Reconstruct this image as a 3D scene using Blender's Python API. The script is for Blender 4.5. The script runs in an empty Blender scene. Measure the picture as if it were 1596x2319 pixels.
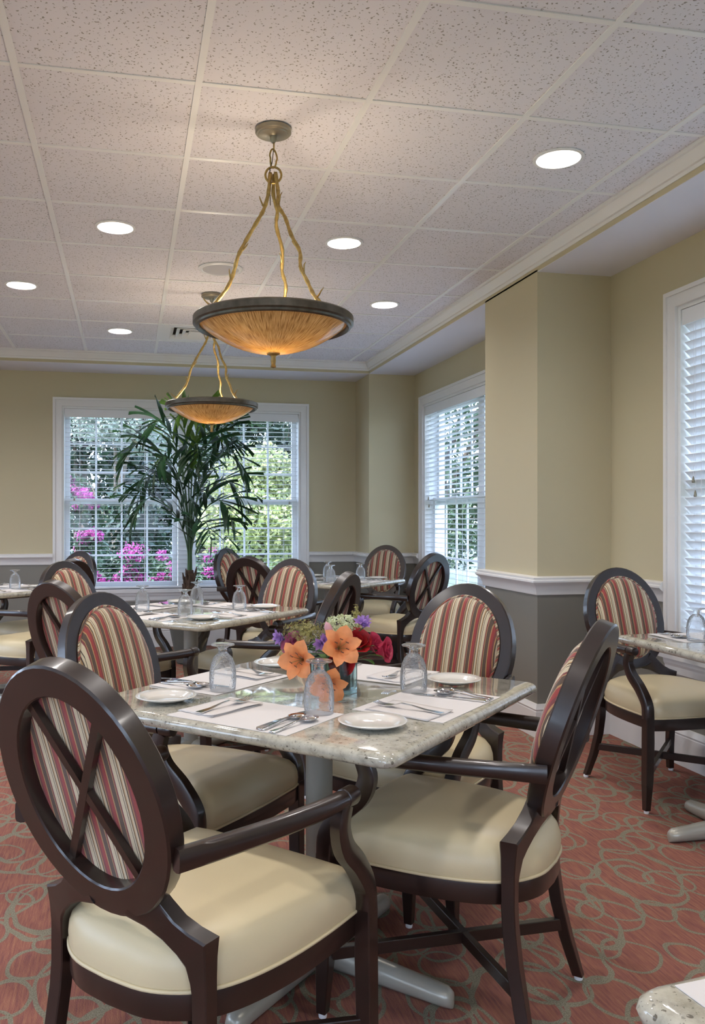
import bpy, math, random
import numpy as np
from mathutils import Vector, Matrix
PI = math.pi; R = math.radians
random.seed(7); np.random.seed(7)
scn = bpy.context.scene
col = scn.collection

# ------------------------------------------------------------------ camera
EYE = 1.235; FPX = 1902.3; PX = 681.9; PY = 1176.9; YAW = -0.2028
cam = bpy.data.cameras.new('camera'); camo = bpy.data.objects.new('camera', cam); col.objects.link(camo)
cam.sensor_fit = 'HORIZONTAL'; cam.sensor_width = 36; cam.lens = FPX / 1596 * 36
cam.shift_x = (798 - PX) / 1596; cam.shift_y = (PY - 1159.5) / 1596
cam.clip_start = 0.05; cam.clip_end = 500
camo.location = (0, 0, EYE); camo.rotation_euler = (R(90), 0, YAW)
scn.camera = camo
# ------------------------------------------------------------------ sky, sun, exposure
w = bpy.data.worlds.new('sky'); scn.world = w; w.use_nodes = True
nt = w.node_tree; nt.nodes.clear()
SKY = 7.5
tc = nt.nodes.new('ShaderNodeTexCoord'); sx = nt.nodes.new('ShaderNodeSeparateXYZ'); rp = nt.nodes.new('ShaderNodeValToRGB')
bg = nt.nodes.new('ShaderNodeBackground'); wo = nt.nodes.new('ShaderNodeOutputWorld')
nt.links.new(tc.outputs['Generated'], sx.inputs[0]); nt.links.new(sx.outputs['Z'], rp.inputs[0])
rp.color_ramp.elements[0].color = (.66, .79, 1, 1); rp.color_ramp.elements[1].color = (.38, .55, 1, 1)
nt.links.new(rp.outputs[0], bg.inputs[0]); bg.inputs[1].default_value = SKY; nt.links.new(bg.outputs[0], wo.inputs[0])
sun = bpy.data.lights.new('sun', 'SUN'); sun.energy = 10.0; sun.angle = R(2); sun.color = (1, .95, .85)
suno = bpy.data.objects.new('sun', sun); col.objects.link(suno)
suno.rotation_euler = Vector((.55, .35, -.85)).to_track_quat('-Z', 'Y').to_euler()
scn.view_settings.view_transform = 'Standard'; scn.view_settings.look = 'None'
scn.view_settings.gamma = 1; scn.view_settings.use_curve_mapping = False
scn.view_settings.exposure = 0.16
DOWNLIGHT = 8.5; PENDANT = 12.0

# ------------------------------------------------------------------ helpers
def C2W(xc, d):
    c, s = math.cos(YAW), math.sin(YAW)
    return (c * xc - s * d, s * xc + c * d)
def tag(o, label=None, cat=None, group=None, kind=None):
    if label: o['label'] = label
    if cat: o['category'] = cat
    if group: o['group'] = group
    if kind: o['kind'] = kind
    return o
def empty(name, loc=(0, 0, 0), rz=0, parent=None, **k):
    o = bpy.data.objects.new(name, None); col.objects.link(o); o.location = loc; o.rotation_euler = (0, 0, rz)
    o.empty_display_size = .05
    if parent: o.parent = parent
    return tag(o, **k)
def copy_tree(o, parent=None):
    c = o.copy(); col.objects.link(c); c.parent = parent
    for ch in KIDS.get(o.name, []):
        copy_tree(ch, c)
    return c
KIDS = {}
class MB:
    def __init__(s): s.v = []; s.f = []
    def add(s, v, f):
        b = len(s.v); s.v += [tuple(p) for p in v]; s.f += [tuple(i + b for i in q) for q in f]; return s
    def box(s, x0, x1, y0, y1, z0, z1):
        return s.add([(x, y, z) for x in (x0, x1) for y in (y0, y1) for z in (z0, z1)],
                     [(0, 1, 3, 2), (4, 6, 7, 5), (0, 4, 5, 1), (2, 3, 7, 6), (0, 2, 6, 4), (1, 5, 7, 3)])
    def loft(s, rings, cap=True, closed=False):
        n = len(rings[0]); v = [p for r in rings for p in r]; f = []
        m = len(rings)
        for i in range(m if closed else m - 1):
            a, b = i * n, ((i + 1) % m) * n
            for j in range(n):
                k = (j + 1) % n; f.append((a + j, a + k, b + k, b + j))
        if cap and not closed:
            f.append(tuple(reversed(range(n)))); f.append(tuple(range((m - 1) * n, m * n)))
        return s.add(v, f)
    def lathe(s, prof, c=(0, 0, 0), n=32, cap=False):
        return s.loft([[(c[0] + r * math.cos(2 * PI * j / n), c[1] + r * math.sin(2 * PI * j / n), c[2] + z) for j in range(n)] for r, z in prof], cap=cap)
    def tube(s, pts, r, n=8, closed=False):
        P = [Vector(p) for p in pts]; m = len(P)
        rs = r if isinstance(r, (list, tuple)) else [r] * m
        rings = []; up = None
        for i in range(m):
            if closed: t = P[(i + 1) % m] - P[i - 1]
            else: t = P[min(i + 1, m - 1)] - P[max(i - 1, 0)]
            t = t.normalized() if t.length > 1e-9 else Vector((0, 0, 1))
            if up is None: up = Vector((0, 0, 1)) if abs(t.z) < .9 else Vector((1, 0, 0))
            a = (up - t * up.dot(t)).normalized(); b = t.cross(a); up = a
            rings.append([tuple(P[i] + (a * math.cos(2 * PI * j / n) + b * math.sin(2 * PI * j / n)) * rs[i]) for j in range(n)])
        return s.loft(rings, cap=not closed, closed=closed)
    def stations(s, st):   # (center, axis1, half1, axis2, half2) rectangular loft with chamfered corners
        rings = []
        for c, a, ha, b, hb in st:
            c = Vector(c); a = Vector(a).normalized() * ha; b = Vector(b).normalized() * hb; k = .86
            rings.append([tuple(c + a * x + b * y) for x, y in ((1, k), (k, 1), (-k, 1), (-1, k), (-1, -k), (-k, -1), (k, -1), (1, -k))])
        return s.loft(rings)
    def prism(s, poly, z0, z1):
        n = len(poly)
        return s.loft([[(x, y, z0) for x, y in poly], [(x, y, z1) for x, y in poly]])
    def xf(s, M):
        s.v = [tuple(M @ Vector(p)) for p in s.v]; return s
    def mesh(s, name, mat, smooth=False, ang=None):
        me = bpy.data.meshes.new(name); me.from_pydata(s.v, [], s.f)
        import bmesh
        bm = bmesh.new(); bm.from_mesh(me); bmesh.ops.recalc_face_normals(bm, faces=bm.faces)
        if ang is not None:
            for e in bm.edges:
                e.smooth = (len(e.link_faces) == 2 and e.calc_face_angle(0) < R(ang))
        bm.to_mesh(me); bm.free()
        if smooth or ang is not None:
            me.shade_smooth() if ang is None else me.polygons.foreach_set('use_smooth', [True] * len(me.polygons))
        for m in (mat if isinstance(mat, (list, tuple)) else [mat]): me.materials.append(m)
        return me
    def build(s, name, mat, parent=None, smooth=False, ang=None, **k):
        return link(name, s.mesh(name, mat, smooth, ang), parent, **k)
def link(name, me, parent=None, loc=None, rot=None, scale=None, **k):
    o = bpy.data.objects.new(name, me); col.objects.link(o)
    if parent:
        o.parent = parent; KIDS.setdefault(parent.name, []).append(o)
    if loc: o.location = loc
    if rot: o.rotation_euler = rot
    if scale: o.scale = scale
    return tag(o, **k)
def raw_mesh(name, verts, faces, mat, smooth=False):
    me = bpy.data.meshes.new(name); verts = np.asarray(verts, np.float32); faces = np.asarray(faces, np.int32)
    me.vertices.add(len(verts)); me.vertices.foreach_set('co', verts.ravel())
    k = faces.shape[1]; me.loops.add(faces.size); me.loops.foreach_set('vertex_index', faces.ravel())
    me.polygons.add(len(faces)); me.polygons.foreach_set('loop_start', np.arange(0, faces.size, k, dtype=np.int32))
    me.polygons.foreach_set('loop_total', np.full(len(faces), k, np.int32))
    me.update(calc_edges=True); me.materials.append(mat)
    return me
def spline(pts, n):   # Catmull-Rom through points, n samples per span
    P = [Vector(p) for p in pts]; P = [P[0] * 2 - P[1]] + P + [P[-1] * 2 - P[-2]]; out = []
    for i in range(1, len(P) - 2):
        for k in range(n):
            t = k / n; a, b, c, d = P[i - 1:i + 3]
            out.append(.5 * ((2 * b) + (c - a) * t + (2 * a - 5 * b + 4 * c - d) * t * t + (3 * b - a - 3 * c + d) * t ** 3))
    out.append(P[-2]); return out

# ------------------------------------------------------------------ materials
def new_mat(name):
    m = bpy.data.materials.new(name); m.use_nodes = True; return m, m.node_tree, m.node_tree.nodes['Principled BSDF']
def N(t, ty, **k):
    n = t.nodes.new('ShaderNode' + ty)
    for a, b in k.items():
        if a[0] == '_': setattr(n, a[1:], b)
    return n
def plain(name, c, rough=.5, metal=0, spec=.5, coat=0, bump=0, bscale=200, noise=0, nscale=8):
    m, t, p = new_mat(name)
    p.inputs['Base Color'].default_value = (*c, 1); p.inputs['Roughness'].default_value = rough
    p.inputs['Metallic'].default_value = metal; p.inputs['Specular IOR Level'].default_value = spec
    p.inputs['Coat Weight'].default_value = coat; p.inputs['Coat Roughness'].default_value = .12
    if bump or noise:
        g = N(t, 'NewGeometry')
    if bump:
        n = N(t, 'TexNoise'); n.inputs['Scale'].default_value = bscale; t.links.new(g.outputs['Position'], n.inputs['Vector'])
        b = N(t, 'Bump'); b.inputs['Strength'].default_value = bump; b.inputs['Distance'].default_value = .002
        t.links.new(n.outputs['Fac'], b.inputs['Height']); t.links.new(b.outputs[0], p.inputs['Normal'])
    if noise:
        n = N(t, 'TexNoise'); n.inputs['Scale'].default_value = nscale; n.inputs['Detail'].default_value = 4
        t.links.new(g.outputs['Position'], n.inputs['Vector'])
        r = N(t, 'ValToRGB'); r.color_ramp.elements[0].position = .3; r.color_ramp.elements[1].position = .7
        r.color_ramp.elements[0].color = (*[x * (1 - noise) for x in c], 1); r.color_ramp.elements[1].color = (*[min(1, x * (1 + noise)) for x in c], 1)
        t.links.new(n.outputs['Fac'], r.inputs[0]); t.links.new(r.outputs[0], p.inputs['Base Color'])
    return m
def srgb(r, g, b):
    f = lambda x: (x / 255 / 12.92) if x / 255 < .04045 else ((x / 255 + .055) / 1.055) ** 2.4
    return (f(r), f(g), f(b))
def mixc(t, fac, a, b):
    m = N(t, 'Mix', _data_type='RGBA')
    for sock, v in ((m.inputs[6], a), (m.inputs[7], b)):
        if isinstance(v, tuple): sock.default_value = (*v, 1)
        else: t.links.new(v, sock)
    if isinstance(fac, float): m.inputs[0].default_value = fac
    else: t.links.new(fac, m.inputs[0])
    return m.outputs[2]
def mth(t, op, a, b=None, c=None):
    m = N(t, 'Math', _operation=op)
    for i, v in enumerate((a, b, c)):
        if v is None: continue
        if isinstance(v, (int, float)): m.inputs[i].default_value = v
        else: t.links.new(v, m.inputs[i])
    return m.outputs[0]
def ramp(t, src, stops, const=False):
    r = N(t, 'ValToRGB'); e = r.color_ramp.elements
    if const: r.color_ramp.interpolation = 'CONSTANT'
    while len(e) > 1: e.remove(e[-1])
    e[0].position = stops[0][0]; e[0].color = (*stops[0][1], 1)
    for p_, c_ in stops[1:]:
        x = e.new(p_); x.color = (*c_, 1)
    t.links.new(src, r.inputs[0]); return r.outputs[0]

WOOD = plain('espresso_wood', (.014, .0052, .0032), rough=.36, spec=.6, coat=.5, noise=.25, nscale=14)
VINYL = plain('cream_vinyl', srgb(208, 192, 154), rough=.38, spec=.5, bump=.08, bscale=400)
TRIM = plain('white_trim_paint', (.78, .76, .73), rough=.35)
WHITE = plain('white_plastic', (.8, .8, .78), rough=.35)
BLIND = plain('white_blind_slat', (.8, .8, .8), rough=.4)
SOFF = plain('white_ceiling_paint', (.73, .72, .76), rough=.8)
CHINA = plain('glazed_white_china', (.72, .69, .63), rough=.08, coat=.5)
PAPER = plain('white_paper', (.66, .63, .61), rough=.85, bump=.1, bscale=300)
NAPK = plain('napkin_paper', (.64, .60, .57), rough=.9, bump=.3, bscale=500)
STEEL = plain('polished_steel', (.72, .72, .72), rough=.12, metal=1)
NICKEL = plain('satin_nickel_paint', srgb(178, 174, 160), rough=.3, metal=.25)
COLUMN = plain('grey_painted_steel', srgb(150, 145, 132), rough=.4, metal=0)
GOLD = plain('antique_gold_metal', srgb(165, 140, 85), rough=.4, metal=.7, bump=.5, bscale=120, noise=.3, nscale=60)
BRONZE = plain('aged_bronze', srgb(88, 82, 72), rough=.35, metal=.7, noise=.25, nscale=30)
PEWTER = plain('brushed_pewter', srgb(150, 143, 125), rough=.4, metal=.7)
SPEAKER = plain('speaker_mesh', (.42, .42, .44), rough=.6)
POT = plain('grey_green_planter', srgb(98, 103, 98), rough=.5)
SOIL = plain('dark_soil', (.03, .02, .015), rough=.95)
BARK = plain('fibrous_bark', srgb(80, 62, 50), rough=.9, noise=.5, nscale=40, bump=.8, bscale=60)
def leafmat(name, c, rough=.5, trans=.25, var=.35, scale=3):
    m, t, p = new_mat(name)
    g = N(t, 'NewGeometry'); n = N(t, 'TexNoise'); n.inputs['Scale'].default_value = scale; n.inputs['Detail'].default_value = 3
    t.links.new(g.outputs['Position'], n.inputs['Vector'])
    c0 = tuple(x * (1 - var) for x in c); c1 = tuple(min(1, x * (1 + var)) for x in c)
    o = ramp(t, n.outputs['Fac'], [(.35, c0), (.65, c1)])
    t.links.new(o, p.inputs['Base Color']); p.inputs['Roughness'].default_value = rough
    if trans:
        tr = N(t, 'BsdfTranslucent'); t.links.new(o, tr.inputs[0]); mx = N(t, 'MixShader'); mx.inputs[0].default_value = trans
        t.links.new(p.outputs[0], mx.inputs[1]); t.links.new(tr.outputs[0], mx.inputs[2])
        t.links.new(mx.outputs[0], t.nodes['Material Output'].inputs[0])
    return m
PALM = leafmat('palm_leaf', (.018, .060, .022), rough=.35, trans=.12, var=.5, scale=5)
PALMY = leafmat('young_palm_leaf', (.10, .19, .03), rough=.35, trans=.3, var=.3, scale=5)
STEM = leafmat('palm_stem', (.05, .11, .04), trans=0)

def glass_pane():
    m, t, p = new_mat('window_glass'); t.nodes.remove(p)
    fr = N(t, 'Fresnel'); fr.inputs[0].default_value = 1.35; tr = N(t, 'BsdfTransparent'); tr.inputs[0].default_value = (.93, .96, .97, 1)
    gl = N(t, 'BsdfGlossy'); gl.inputs['Roughness'].default_value = .02; mx = N(t, 'MixShader')
    t.links.new(fr.outputs[0], mx.inputs[0]); t.links.new(tr.outputs[0], mx.inputs[1]); t.links.new(gl.outputs[0], mx.inputs[2])
    t.links.new(mx.outputs[0], t.nodes['Material Output'].inputs[0]); return m
PANE = glass_pane()
def tumbler_glass(name, tint, tr_mix=.42, bump=.16):
    m, t, p = new_mat(name); t.nodes.remove(p)
    gl = N(t, 'BsdfGlass'); gl.inputs['IOR'].default_value = 1.45; gl.inputs['Roughness'].default_value = 0; gl.inputs[0].default_value = (*tint, 1)
    tr = N(t, 'BsdfTransparent'); tr.inputs[0].default_value = (*tint, 1); mx = N(t, 'MixShader'); mx.inputs[0].default_value = tr_mix
    tcn = N(t, 'TexCoord'); n = N(t, 'TexNoise'); n.inputs['Scale'].default_value = 110; t.links.new(tcn.outputs['Object'], n.inputs['Vector'])
    b = N(t, 'Bump'); b.inputs['Strength'].default_value = bump; b.inputs['Distance'].default_value = .002
    t.links.new(n.outputs['Fac'], b.inputs['Height']); t.links.new(b.outputs[0], gl.inputs['Normal'])
    t.links.new(gl.outputs[0], mx.inputs[1]); t.links.new(tr.outputs[0], mx.inputs[2]); t.links.new(mx.outputs[0], t.nodes['Material Output'].inputs[0])
    return m
GLASS = tumbler_glass('pebbled_clear_glass', (.97, .98, .99))
def thin_glass(name, tint, bump=.3, scale=120, ior=1.5, milk=.0):
    m, t, p = new_mat(name); t.nodes.remove(p)
    tcn = N(t, 'TexCoord'); n = N(t, 'TexNoise'); n.inputs['Scale'].default_value = scale; n.inputs['Detail'].default_value = 1; t.links.new(tcn.outputs['Object'], n.inputs['Vector'])
    b = N(t, 'Bump'); b.inputs['Strength'].default_value = bump; b.inputs['Distance'].default_value = .004; t.links.new(n.outputs['Fac'], b.inputs['Height'])
    fr = N(t, 'Fresnel'); fr.inputs[0].default_value = ior; t.links.new(b.outputs[0], fr.inputs['Normal'])
    tr = N(t, 'BsdfTransparent'); tr.inputs[0].default_value = (*tint, 1); gl = N(t, 'BsdfGlossy'); gl.inputs['Roughness'].default_value = .12; t.links.new(b.outputs[0], gl.inputs['Normal'])
    rf = N(t, 'BsdfRefraction'); rf.inputs['IOR'].default_value = 1.12; rf.inputs[0].default_value = (*tint, 1); t.links.new(b.outputs[0], rf.inputs['Normal'])
    m0 = N(t, 'MixShader'); m0.inputs[0].default_value = .22; t.links.new(tr.outputs[0], m0.inputs[1]); t.links.new(rf.outputs[0], m0.inputs[2])
    mx = N(t, 'MixShader'); t.links.new(fr.outputs[0], mx.inputs[0]); t.links.new(m0.outputs[0], mx.inputs[1]); t.links.new(gl.outputs[0], mx.inputs[2])
    df = N(t, 'BsdfTranslucent'); df.inputs[0].default_value = (1, 1, 1, 1); d2 = N(t, 'BsdfDiffuse'); d2.inputs[0].default_value = (1, 1, 1, 1)
    md = N(t, 'MixShader'); md.inputs[0].default_value = .5; t.links.new(df.outputs[0], md.inputs[1]); t.links.new(d2.outputs[0], md.inputs[2])
    me_ = N(t, 'MixShader'); me_.inputs[0].default_value = milk; t.links.new(mx.outputs[0], me_.inputs[1]); t.links.new(md.outputs[0], me_.inputs[2])
    t.links.new(me_.outputs[0], t.nodes['Material Output'].inputs[0]); return m
THIN = thin_glass('pebbled_goblet_glass', (.97, .98, .985), bump=.6, scale=150, ior=1.4, milk=.07)
VASEG = thin_glass('aqua_vase_glass', (.74, .91, .90), .15, 60)

def wall_mat():
    m, t, p = new_mat('two_tone_wall_paint'); g = N(t, 'NewGeometry'); s = N(t, 'SeparateXYZ'); t.links.new(g.outputs['Position'], s.inputs[0])
    f = mth(t, 'GREATER_THAN', s.outputs['Z'], .86)
    t.links.new(mixc(t, f, srgb(126, 122, 112), srgb(193, 181, 148)), p.inputs['Base Color']); p.inputs['Roughness'].default_value = .6
    n = N(t, 'TexNoise'); n.inputs['Scale'].default_value = 250; t.links.new(g.outputs['Position'], n.inputs['Vector'])
    b = N(t, 'Bump'); b.inputs['Strength'].default_value = .08; b.inputs['Distance'].default_value = .002
    t.links.new(n.outputs['Fac'], b.inputs['Height']); t.links.new(b.outputs[0], p.inputs['Normal']); return m
WALL = wall_mat()
def tile_mat():
    m, t, p = new_mat('fissured_ceiling_tile'); g = N(t, 'NewGeometry')
    n0 = N(t, 'TexNoise'); n0.inputs['Scale'].default_value = 60; t.links.new(g.outputs['Position'], n0.inputs['Vector'])
    ad = N(t, 'VectorMath', _operation='MULTIPLY_ADD'); t.links.new(n0.outputs['Color'], ad.inputs[0]); ad.inputs[1].default_value = (.022, .022, .022); t.links.new(g.outputs['Position'], ad.inputs[2])
    v = N(t, 'TexVoronoi'); v.inputs['Scale'].default_value = 78; t.links.new(ad.outputs[0], v.inputs['Vector'])
    v.inputs['Randomness'].default_value = 1
    n = N(t, 'TexNoise'); n.inputs['Scale'].default_value = 95; n.inputs['Detail'].default_value = 2; t.links.new(g.outputs['Position'], n.inputs['Vector'])
    pit = mth(t, 'LESS_THAN', v.outputs['Distance'], .27)
    pit2 = mth(t, 'LESS_THAN', n.outputs['Fac'], .53)
    wn = mth(t, 'MULTIPLY', pit, pit2)
    t.links.new(mixc(t, wn, (.74, .72, .75), (.30, .28, .25)), p.inputs['Base Color']); p.inputs['Roughness'].default_value = .9
    b = N(t, 'Bump'); b.inputs['Strength'].default_value = .5; b.inputs['Distance'].default_value = .002; b.invert = True
    t.links.new(wn, b.inputs['Height']); t.links.new(b.outputs[0], p.inputs['Normal']); return m
TILE = tile_mat()
def carpet_mat():
    m, t, p = new_mat('looped_carpet'); g = N(t, 'NewGeometry')
    mp = N(t, 'Mapping'); mp.inputs['Scale'].default_value = (110, 7, 1); mp.inputs['Rotation'].default_value = (0, 0, 0); t.links.new(g.outputs['Position'], mp.inputs[0])
    n1 = N(t, 'TexNoise'); n1.inputs['Scale'].default_value = 1.3; n1.inputs['Detail'].default_value = 5; n1.inputs['Roughness'].default_value = .7; t.links.new(mp.outputs[0], n1.inputs['Vector'])
    base = ramp(t, n1.outputs['Fac'], [(.28, (.15, .066, .070)), (.42, (.24, .097, .080)), (.56, (.30, .128, .088)), (.72, (.36, .172, .105))])
    nz = N(t, 'TexNoise'); nz.inputs['Scale'].default_value = 5; nz.inputs['Detail'].default_value = 1; t.links.new(g.outputs['Position'], nz.inputs['Vector'])
    ms = None
    for k, (sc, rot, off, st) in enumerate([(3.7, .35, (0, 0), .9), (3.0, 1.1, (.4, .7), .62), (4.6, 2.0, (.2, .1), .78), (3.3, 2.7, (.8, .3), .55)]):
        q = N(t, 'Mapping'); q.inputs['Rotation'].default_value = (0, 0, rot); q.inputs['Scale'].default_value = (sc, sc * st, 0); q.inputs['Location'].default_value = (off[0], off[1], 0)
        t.links.new(g.outputs['Position'], q.inputs[0])
        dv = N(t, 'VectorMath', _operation='MULTIPLY_ADD'); t.links.new(nz.outputs['Color'], dv.inputs[0]); dv.inputs[1].default_value = (.22, .22, 0); t.links.new(q.outputs[0], dv.inputs[2])
        fl = N(t, 'VectorMath', _operation='FLOOR'); t.links.new(dv.outputs[0], fl.inputs[0])
        fr = N(t, 'VectorMath', _operation='FRACTION'); t.links.new(dv.outputs[0], fr.inputs[0])
        wn = N(t, 'TexWhiteNoise', _noise_dimensions='2D'); t.links.new(fl.outputs[0], wn.inputs['Vector'])
        jt = N(t, 'VectorMath', _operation='MULTIPLY_ADD'); t.links.new(wn.outputs['Color'], jt.inputs[0]); jt.inputs[1].default_value = (.16, .16, 0); jt.inputs[2].default_value = (.42, .42, 0)
        su = N(t, 'VectorMath', _operation='SUBTRACT'); t.links.new(fr.outputs[0], su.inputs[0]); t.links.new(jt.outputs[0], su.inputs[1])
        xy = N(t, 'SeparateXYZ'); t.links.new(su.outputs[0], xy.inputs[0])
        ln = mth(t, 'SQRT', mth(t, 'ADD', mth(t, 'POWER', xy.outputs[0], 2), mth(t, 'POWER', xy.outputs[1], 2)))
        rr = mth(t, 'MULTIPLY_ADD', wn.outputs['Value'], .16, .22)
        d = mth(t, 'DIVIDE', mth(t, 'ABSOLUTE', mth(t, 'SUBTRACT', ln, rr)), sc)
        on = mth(t, 'LESS_THAN', d, mth(t, 'MULTIPLY_ADD', nz.outputs['Fac'], .010, .0008))
        ms = on if ms is None else mth(t, 'MAXIMUM', ms, on)
    n2 = N(t, 'TexNoise'); n2.inputs['Scale'].default_value = 260; t.links.new(g.outputs['Position'], n2.inputs['Vector'])
    rg = ramp(t, n2.outputs['Fac'], [(.35, (.16, .155, .11)), (.65, (.29, .275, .20))])
    fac = mth(t, 'MULTIPLY', ms, .92)
    t.links.new(mixc(t, fac, base, rg), p.inputs['Base Color']); p.inputs['Roughness'].default_value = .95; p.inputs['Specular IOR Level'].default_value = .1
    hs = mth(t, 'ADD', mth(t, 'MULTIPLY', n1.outputs['Fac'], .6), n2.outputs['Fac'])
    b = N(t, 'Bump'); b.inputs['Strength'].default_value = .5; b.inputs['Distance'].default_value = .003
    t.links.new(hs, b.inputs['Height']); t.links.new(b.outputs[0], p.inputs['Normal']); return m
CARPET = carpet_mat()
def granite_mat():
    m, t, p = new_mat('speckled_granite'); g = N(t, 'NewGeometry')
    n1 = N(t, 'TexNoise'); n1.inputs['Scale'].default_value = 28; n1.inputs['Detail'].default_value = 6; n1.inputs['Roughness'].default_value = .7; t.links.new(g.outputs['Position'], n1.inputs['Vector'])
    base = ramp(t, n1.outputs['Fac'], [(.33, srgb(150, 146, 132)), (.5, srgb(179, 174, 158)), (.68, srgb(197, 192, 176))])
    n2 = N(t, 'TexNoise'); n2.inputs['Scale'].default_value = 150; n2.inputs['Detail'].default_value = 2; t.links.new(g.outputs['Position'], n2.inputs['Vector'])
    v = N(t, 'TexVoronoi'); v.inputs['Scale'].default_value = 75; t.links.new(g.outputs['Position'], v.inputs['Vector'])
    s1 = mth(t, 'MULTIPLY', mth(t, 'LESS_THAN', v.outputs['Distance'], .25), mth(t, 'LESS_THAN', n1.outputs['Fac'], .47))
    s2 = mth(t, 'LESS_THAN', n2.outputs['Fac'], .34)
    k = mixc(t, mth(t, 'MULTIPLY', s1, .75), base, srgb(70, 62, 50)); k = mixc(t, mth(t, 'MULTIPLY', s2, .6), k, srgb(100, 98, 88))
    t.links.new(k, p.inputs['Base Color']); p.inputs['Roughness'].default_value = .07; p.inputs['Coat Weight'].default_value = .6; p.inputs['Coat Roughness'].default_value = .03
    return m
GRANITE = granite_mat()
def stripe_mat(name, welt=False):
    m, t, p = new_mat(name); tcn = N(t, 'TexCoord'); s = N(t, 'SeparateXYZ'); t.links.new(tcn.outputs['Object'], s.inputs[0])
    cream = srgb(205, 188, 155); red = srgb(150, 48, 44); gold = srgb(178, 138, 88); brown = srgb(82, 62, 48); blk = srgb(48, 38, 32); wine = srgb(120, 50, 52)
    if welt:
        a = mth(t, 'ADD', s.outputs['X'], s.outputs['Z']); src = mth(t, 'FRACT', mth(t, 'MULTIPLY', a, 26))
    else:
        src = mth(t, 'FRACT', mth(t, 'MULTIPLY_ADD', s.outputs['X'], 1 / .062, 10.28))
    c = ramp(t, src, [(0, red), (.14, gold), (.18, brown), (.36, gold), (.39, wine), (.45, cream), (.60, blk), (.625, cream), (.68, blk), (.71, gold), (.75, cream), (.83, brown), (.88, gold), (.92, wine)], const=True)
    n = N(t, 'TexNoise'); n.inputs['Scale'].default_value = 300; t.links.new(tcn.outputs['Object'], n.inputs['Vector'])
    t.links.new(mixc(t, mth(t, 'MULTIPLY', n.outputs['Fac'], .22), c, (.16, .12, .09)), p.inputs['Base Color'])
    p.inputs['Roughness'].default_value = .85; p.inputs['Sheen Weight'].default_value = .3
    b = N(t, 'Bump'); b.inputs['Strength'].default_value = .3; b.inputs['Distance'].default_value = .001
    t.links.new(n.outputs['Fac'], b.inputs['Height']); t.links.new(b.outputs[0], p.inputs['Normal']); return m
STRIPE = stripe_mat('striped_upholstery'); WELT = stripe_mat('striped_welt', True)
def emis(name, c, s):
    m, t, p = new_mat(name); p.inputs['Base Color'].default_value = (*c, 1); p.inputs['Emission Color'].default_value = (*c, 1); p.inputs['Emission Strength'].default_value = s; return m
BULB = emis('lamp_diffuser', (1, .92, .76), 1.15)
def bowl_mat():
    m, t, p = new_mat('amber_streaked_glass'); tcn = N(t, 'TexCoord'); s = N(t, 'SeparateXYZ'); t.links.new(tcn.outputs['Object'], s.inputs[0])
    ang = mth(t, 'ARCTAN2', s.outputs[1], s.outputs[0]); rad = mth(t, 'SQRT', mth(t, 'ADD', mth(t, 'POWER', s.outputs[0], 2), mth(t, 'POWER', s.outputs[1], 2)))
    cb = N(t, 'CombineXYZ'); t.links.new(mth(t, 'MULTIPLY', ang, 60), cb.inputs[0]); t.links.new(mth(t, 'MULTIPLY', rad, 22), cb.inputs[1])
    n = N(t, 'TexNoise'); n.inputs['Scale'].default_value = 1; n.inputs['Detail'].default_value = 4; t.links.new(cb.outputs[0], n.inputs['Vector'])
    c = ramp(t, n.outputs['Fac'], [(.34, srgb(150, 120, 76)), (.5, srgb(203, 172, 120)), (.62, srgb(220, 195, 146))])
    t.links.new(c, p.inputs['Base Color']); p.inputs['Roughness'].default_value = .12
    tr = N(t, 'BsdfTranslucent'); t.links.new(c, tr.inputs[0]); mx = N(t, 'MixShader'); mx.inputs[0].default_value = .36
    t.links.new(p.outputs[0], mx.inputs[1]); t.links.new(tr.outputs[0], mx.inputs[2]); t.links.new(mx.outputs[0], t.nodes['Material Output'].inputs[0]); return m
BOWL = bowl_mat()

# ------------------------------------------------------------------ room shell
XL, XR, XC, YB, YF, YR, ZC, ZS = -3.6, 2.73, 2.27, 8.28, 7.80, -2.6, 2.745, 2.643
WT = .20
MB().box(XL, XR + .1, YR, YB + .1, -.1, 0).build('floor', CARPET, kind='structure', label='red orange patterned carpet with olive loops')
def wall(name, axis, c, out, lo, hi, holes):
    m = MB(); a, b = (c, c + out) if out > 0 else (c + out, c)
    def seg(l, h, z0, z1):
        if h - l < 1e-4: return
        m.box(l, h, a, b, z0, z1) if axis == 'y' else m.box(a, b, l, h, z0, z1)
    p = lo
    for l, h, z0, z1 in sorted(holes):
        seg(p, l, 0, ZC + .25); seg(l, h, 0, z0); seg(l, h, z1, ZC + .25); p = h
    seg(p, hi, 0, ZC + .25)
    return m.build(name, WALL, kind='structure')
WW, WZ0, WZ1 = 2.315, .565, 2.315     # window opening width, bottom, top
BWX = .538                            # back window centre
w2c, w3c = 6.372, 2.632
rear = [-1.9, 1.0]; left = [-.9, 2.2, 5.6]
h = WW / 2
wall('wall_back', 'y', YB, WT, XL - WT, XR + WT, [(BWX - h, BWX + h, WZ0, WZ1)])
wall('wall_right', 'x', XR, WT, YR, YB, [(w2c - h, w2c + h, WZ0, WZ1), (w3c - h, w3c + h, WZ0, WZ1)])
wall('wall_left', 'x', XL, -WT, YR, YB, [(y - h, y + h, WZ0, WZ1) for y in left])
wall('wall_rear', 'y', YR, -WT, XL - WT, XR + WT, [(x - h, x + h, WZ0, WZ1) for x in rear])
MB().box(XL - .6, XR + .7, YR - .6, YB + .6, ZC + .25, ZC + .35).build('ceiling_slab', SOFF, kind='structure')
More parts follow.
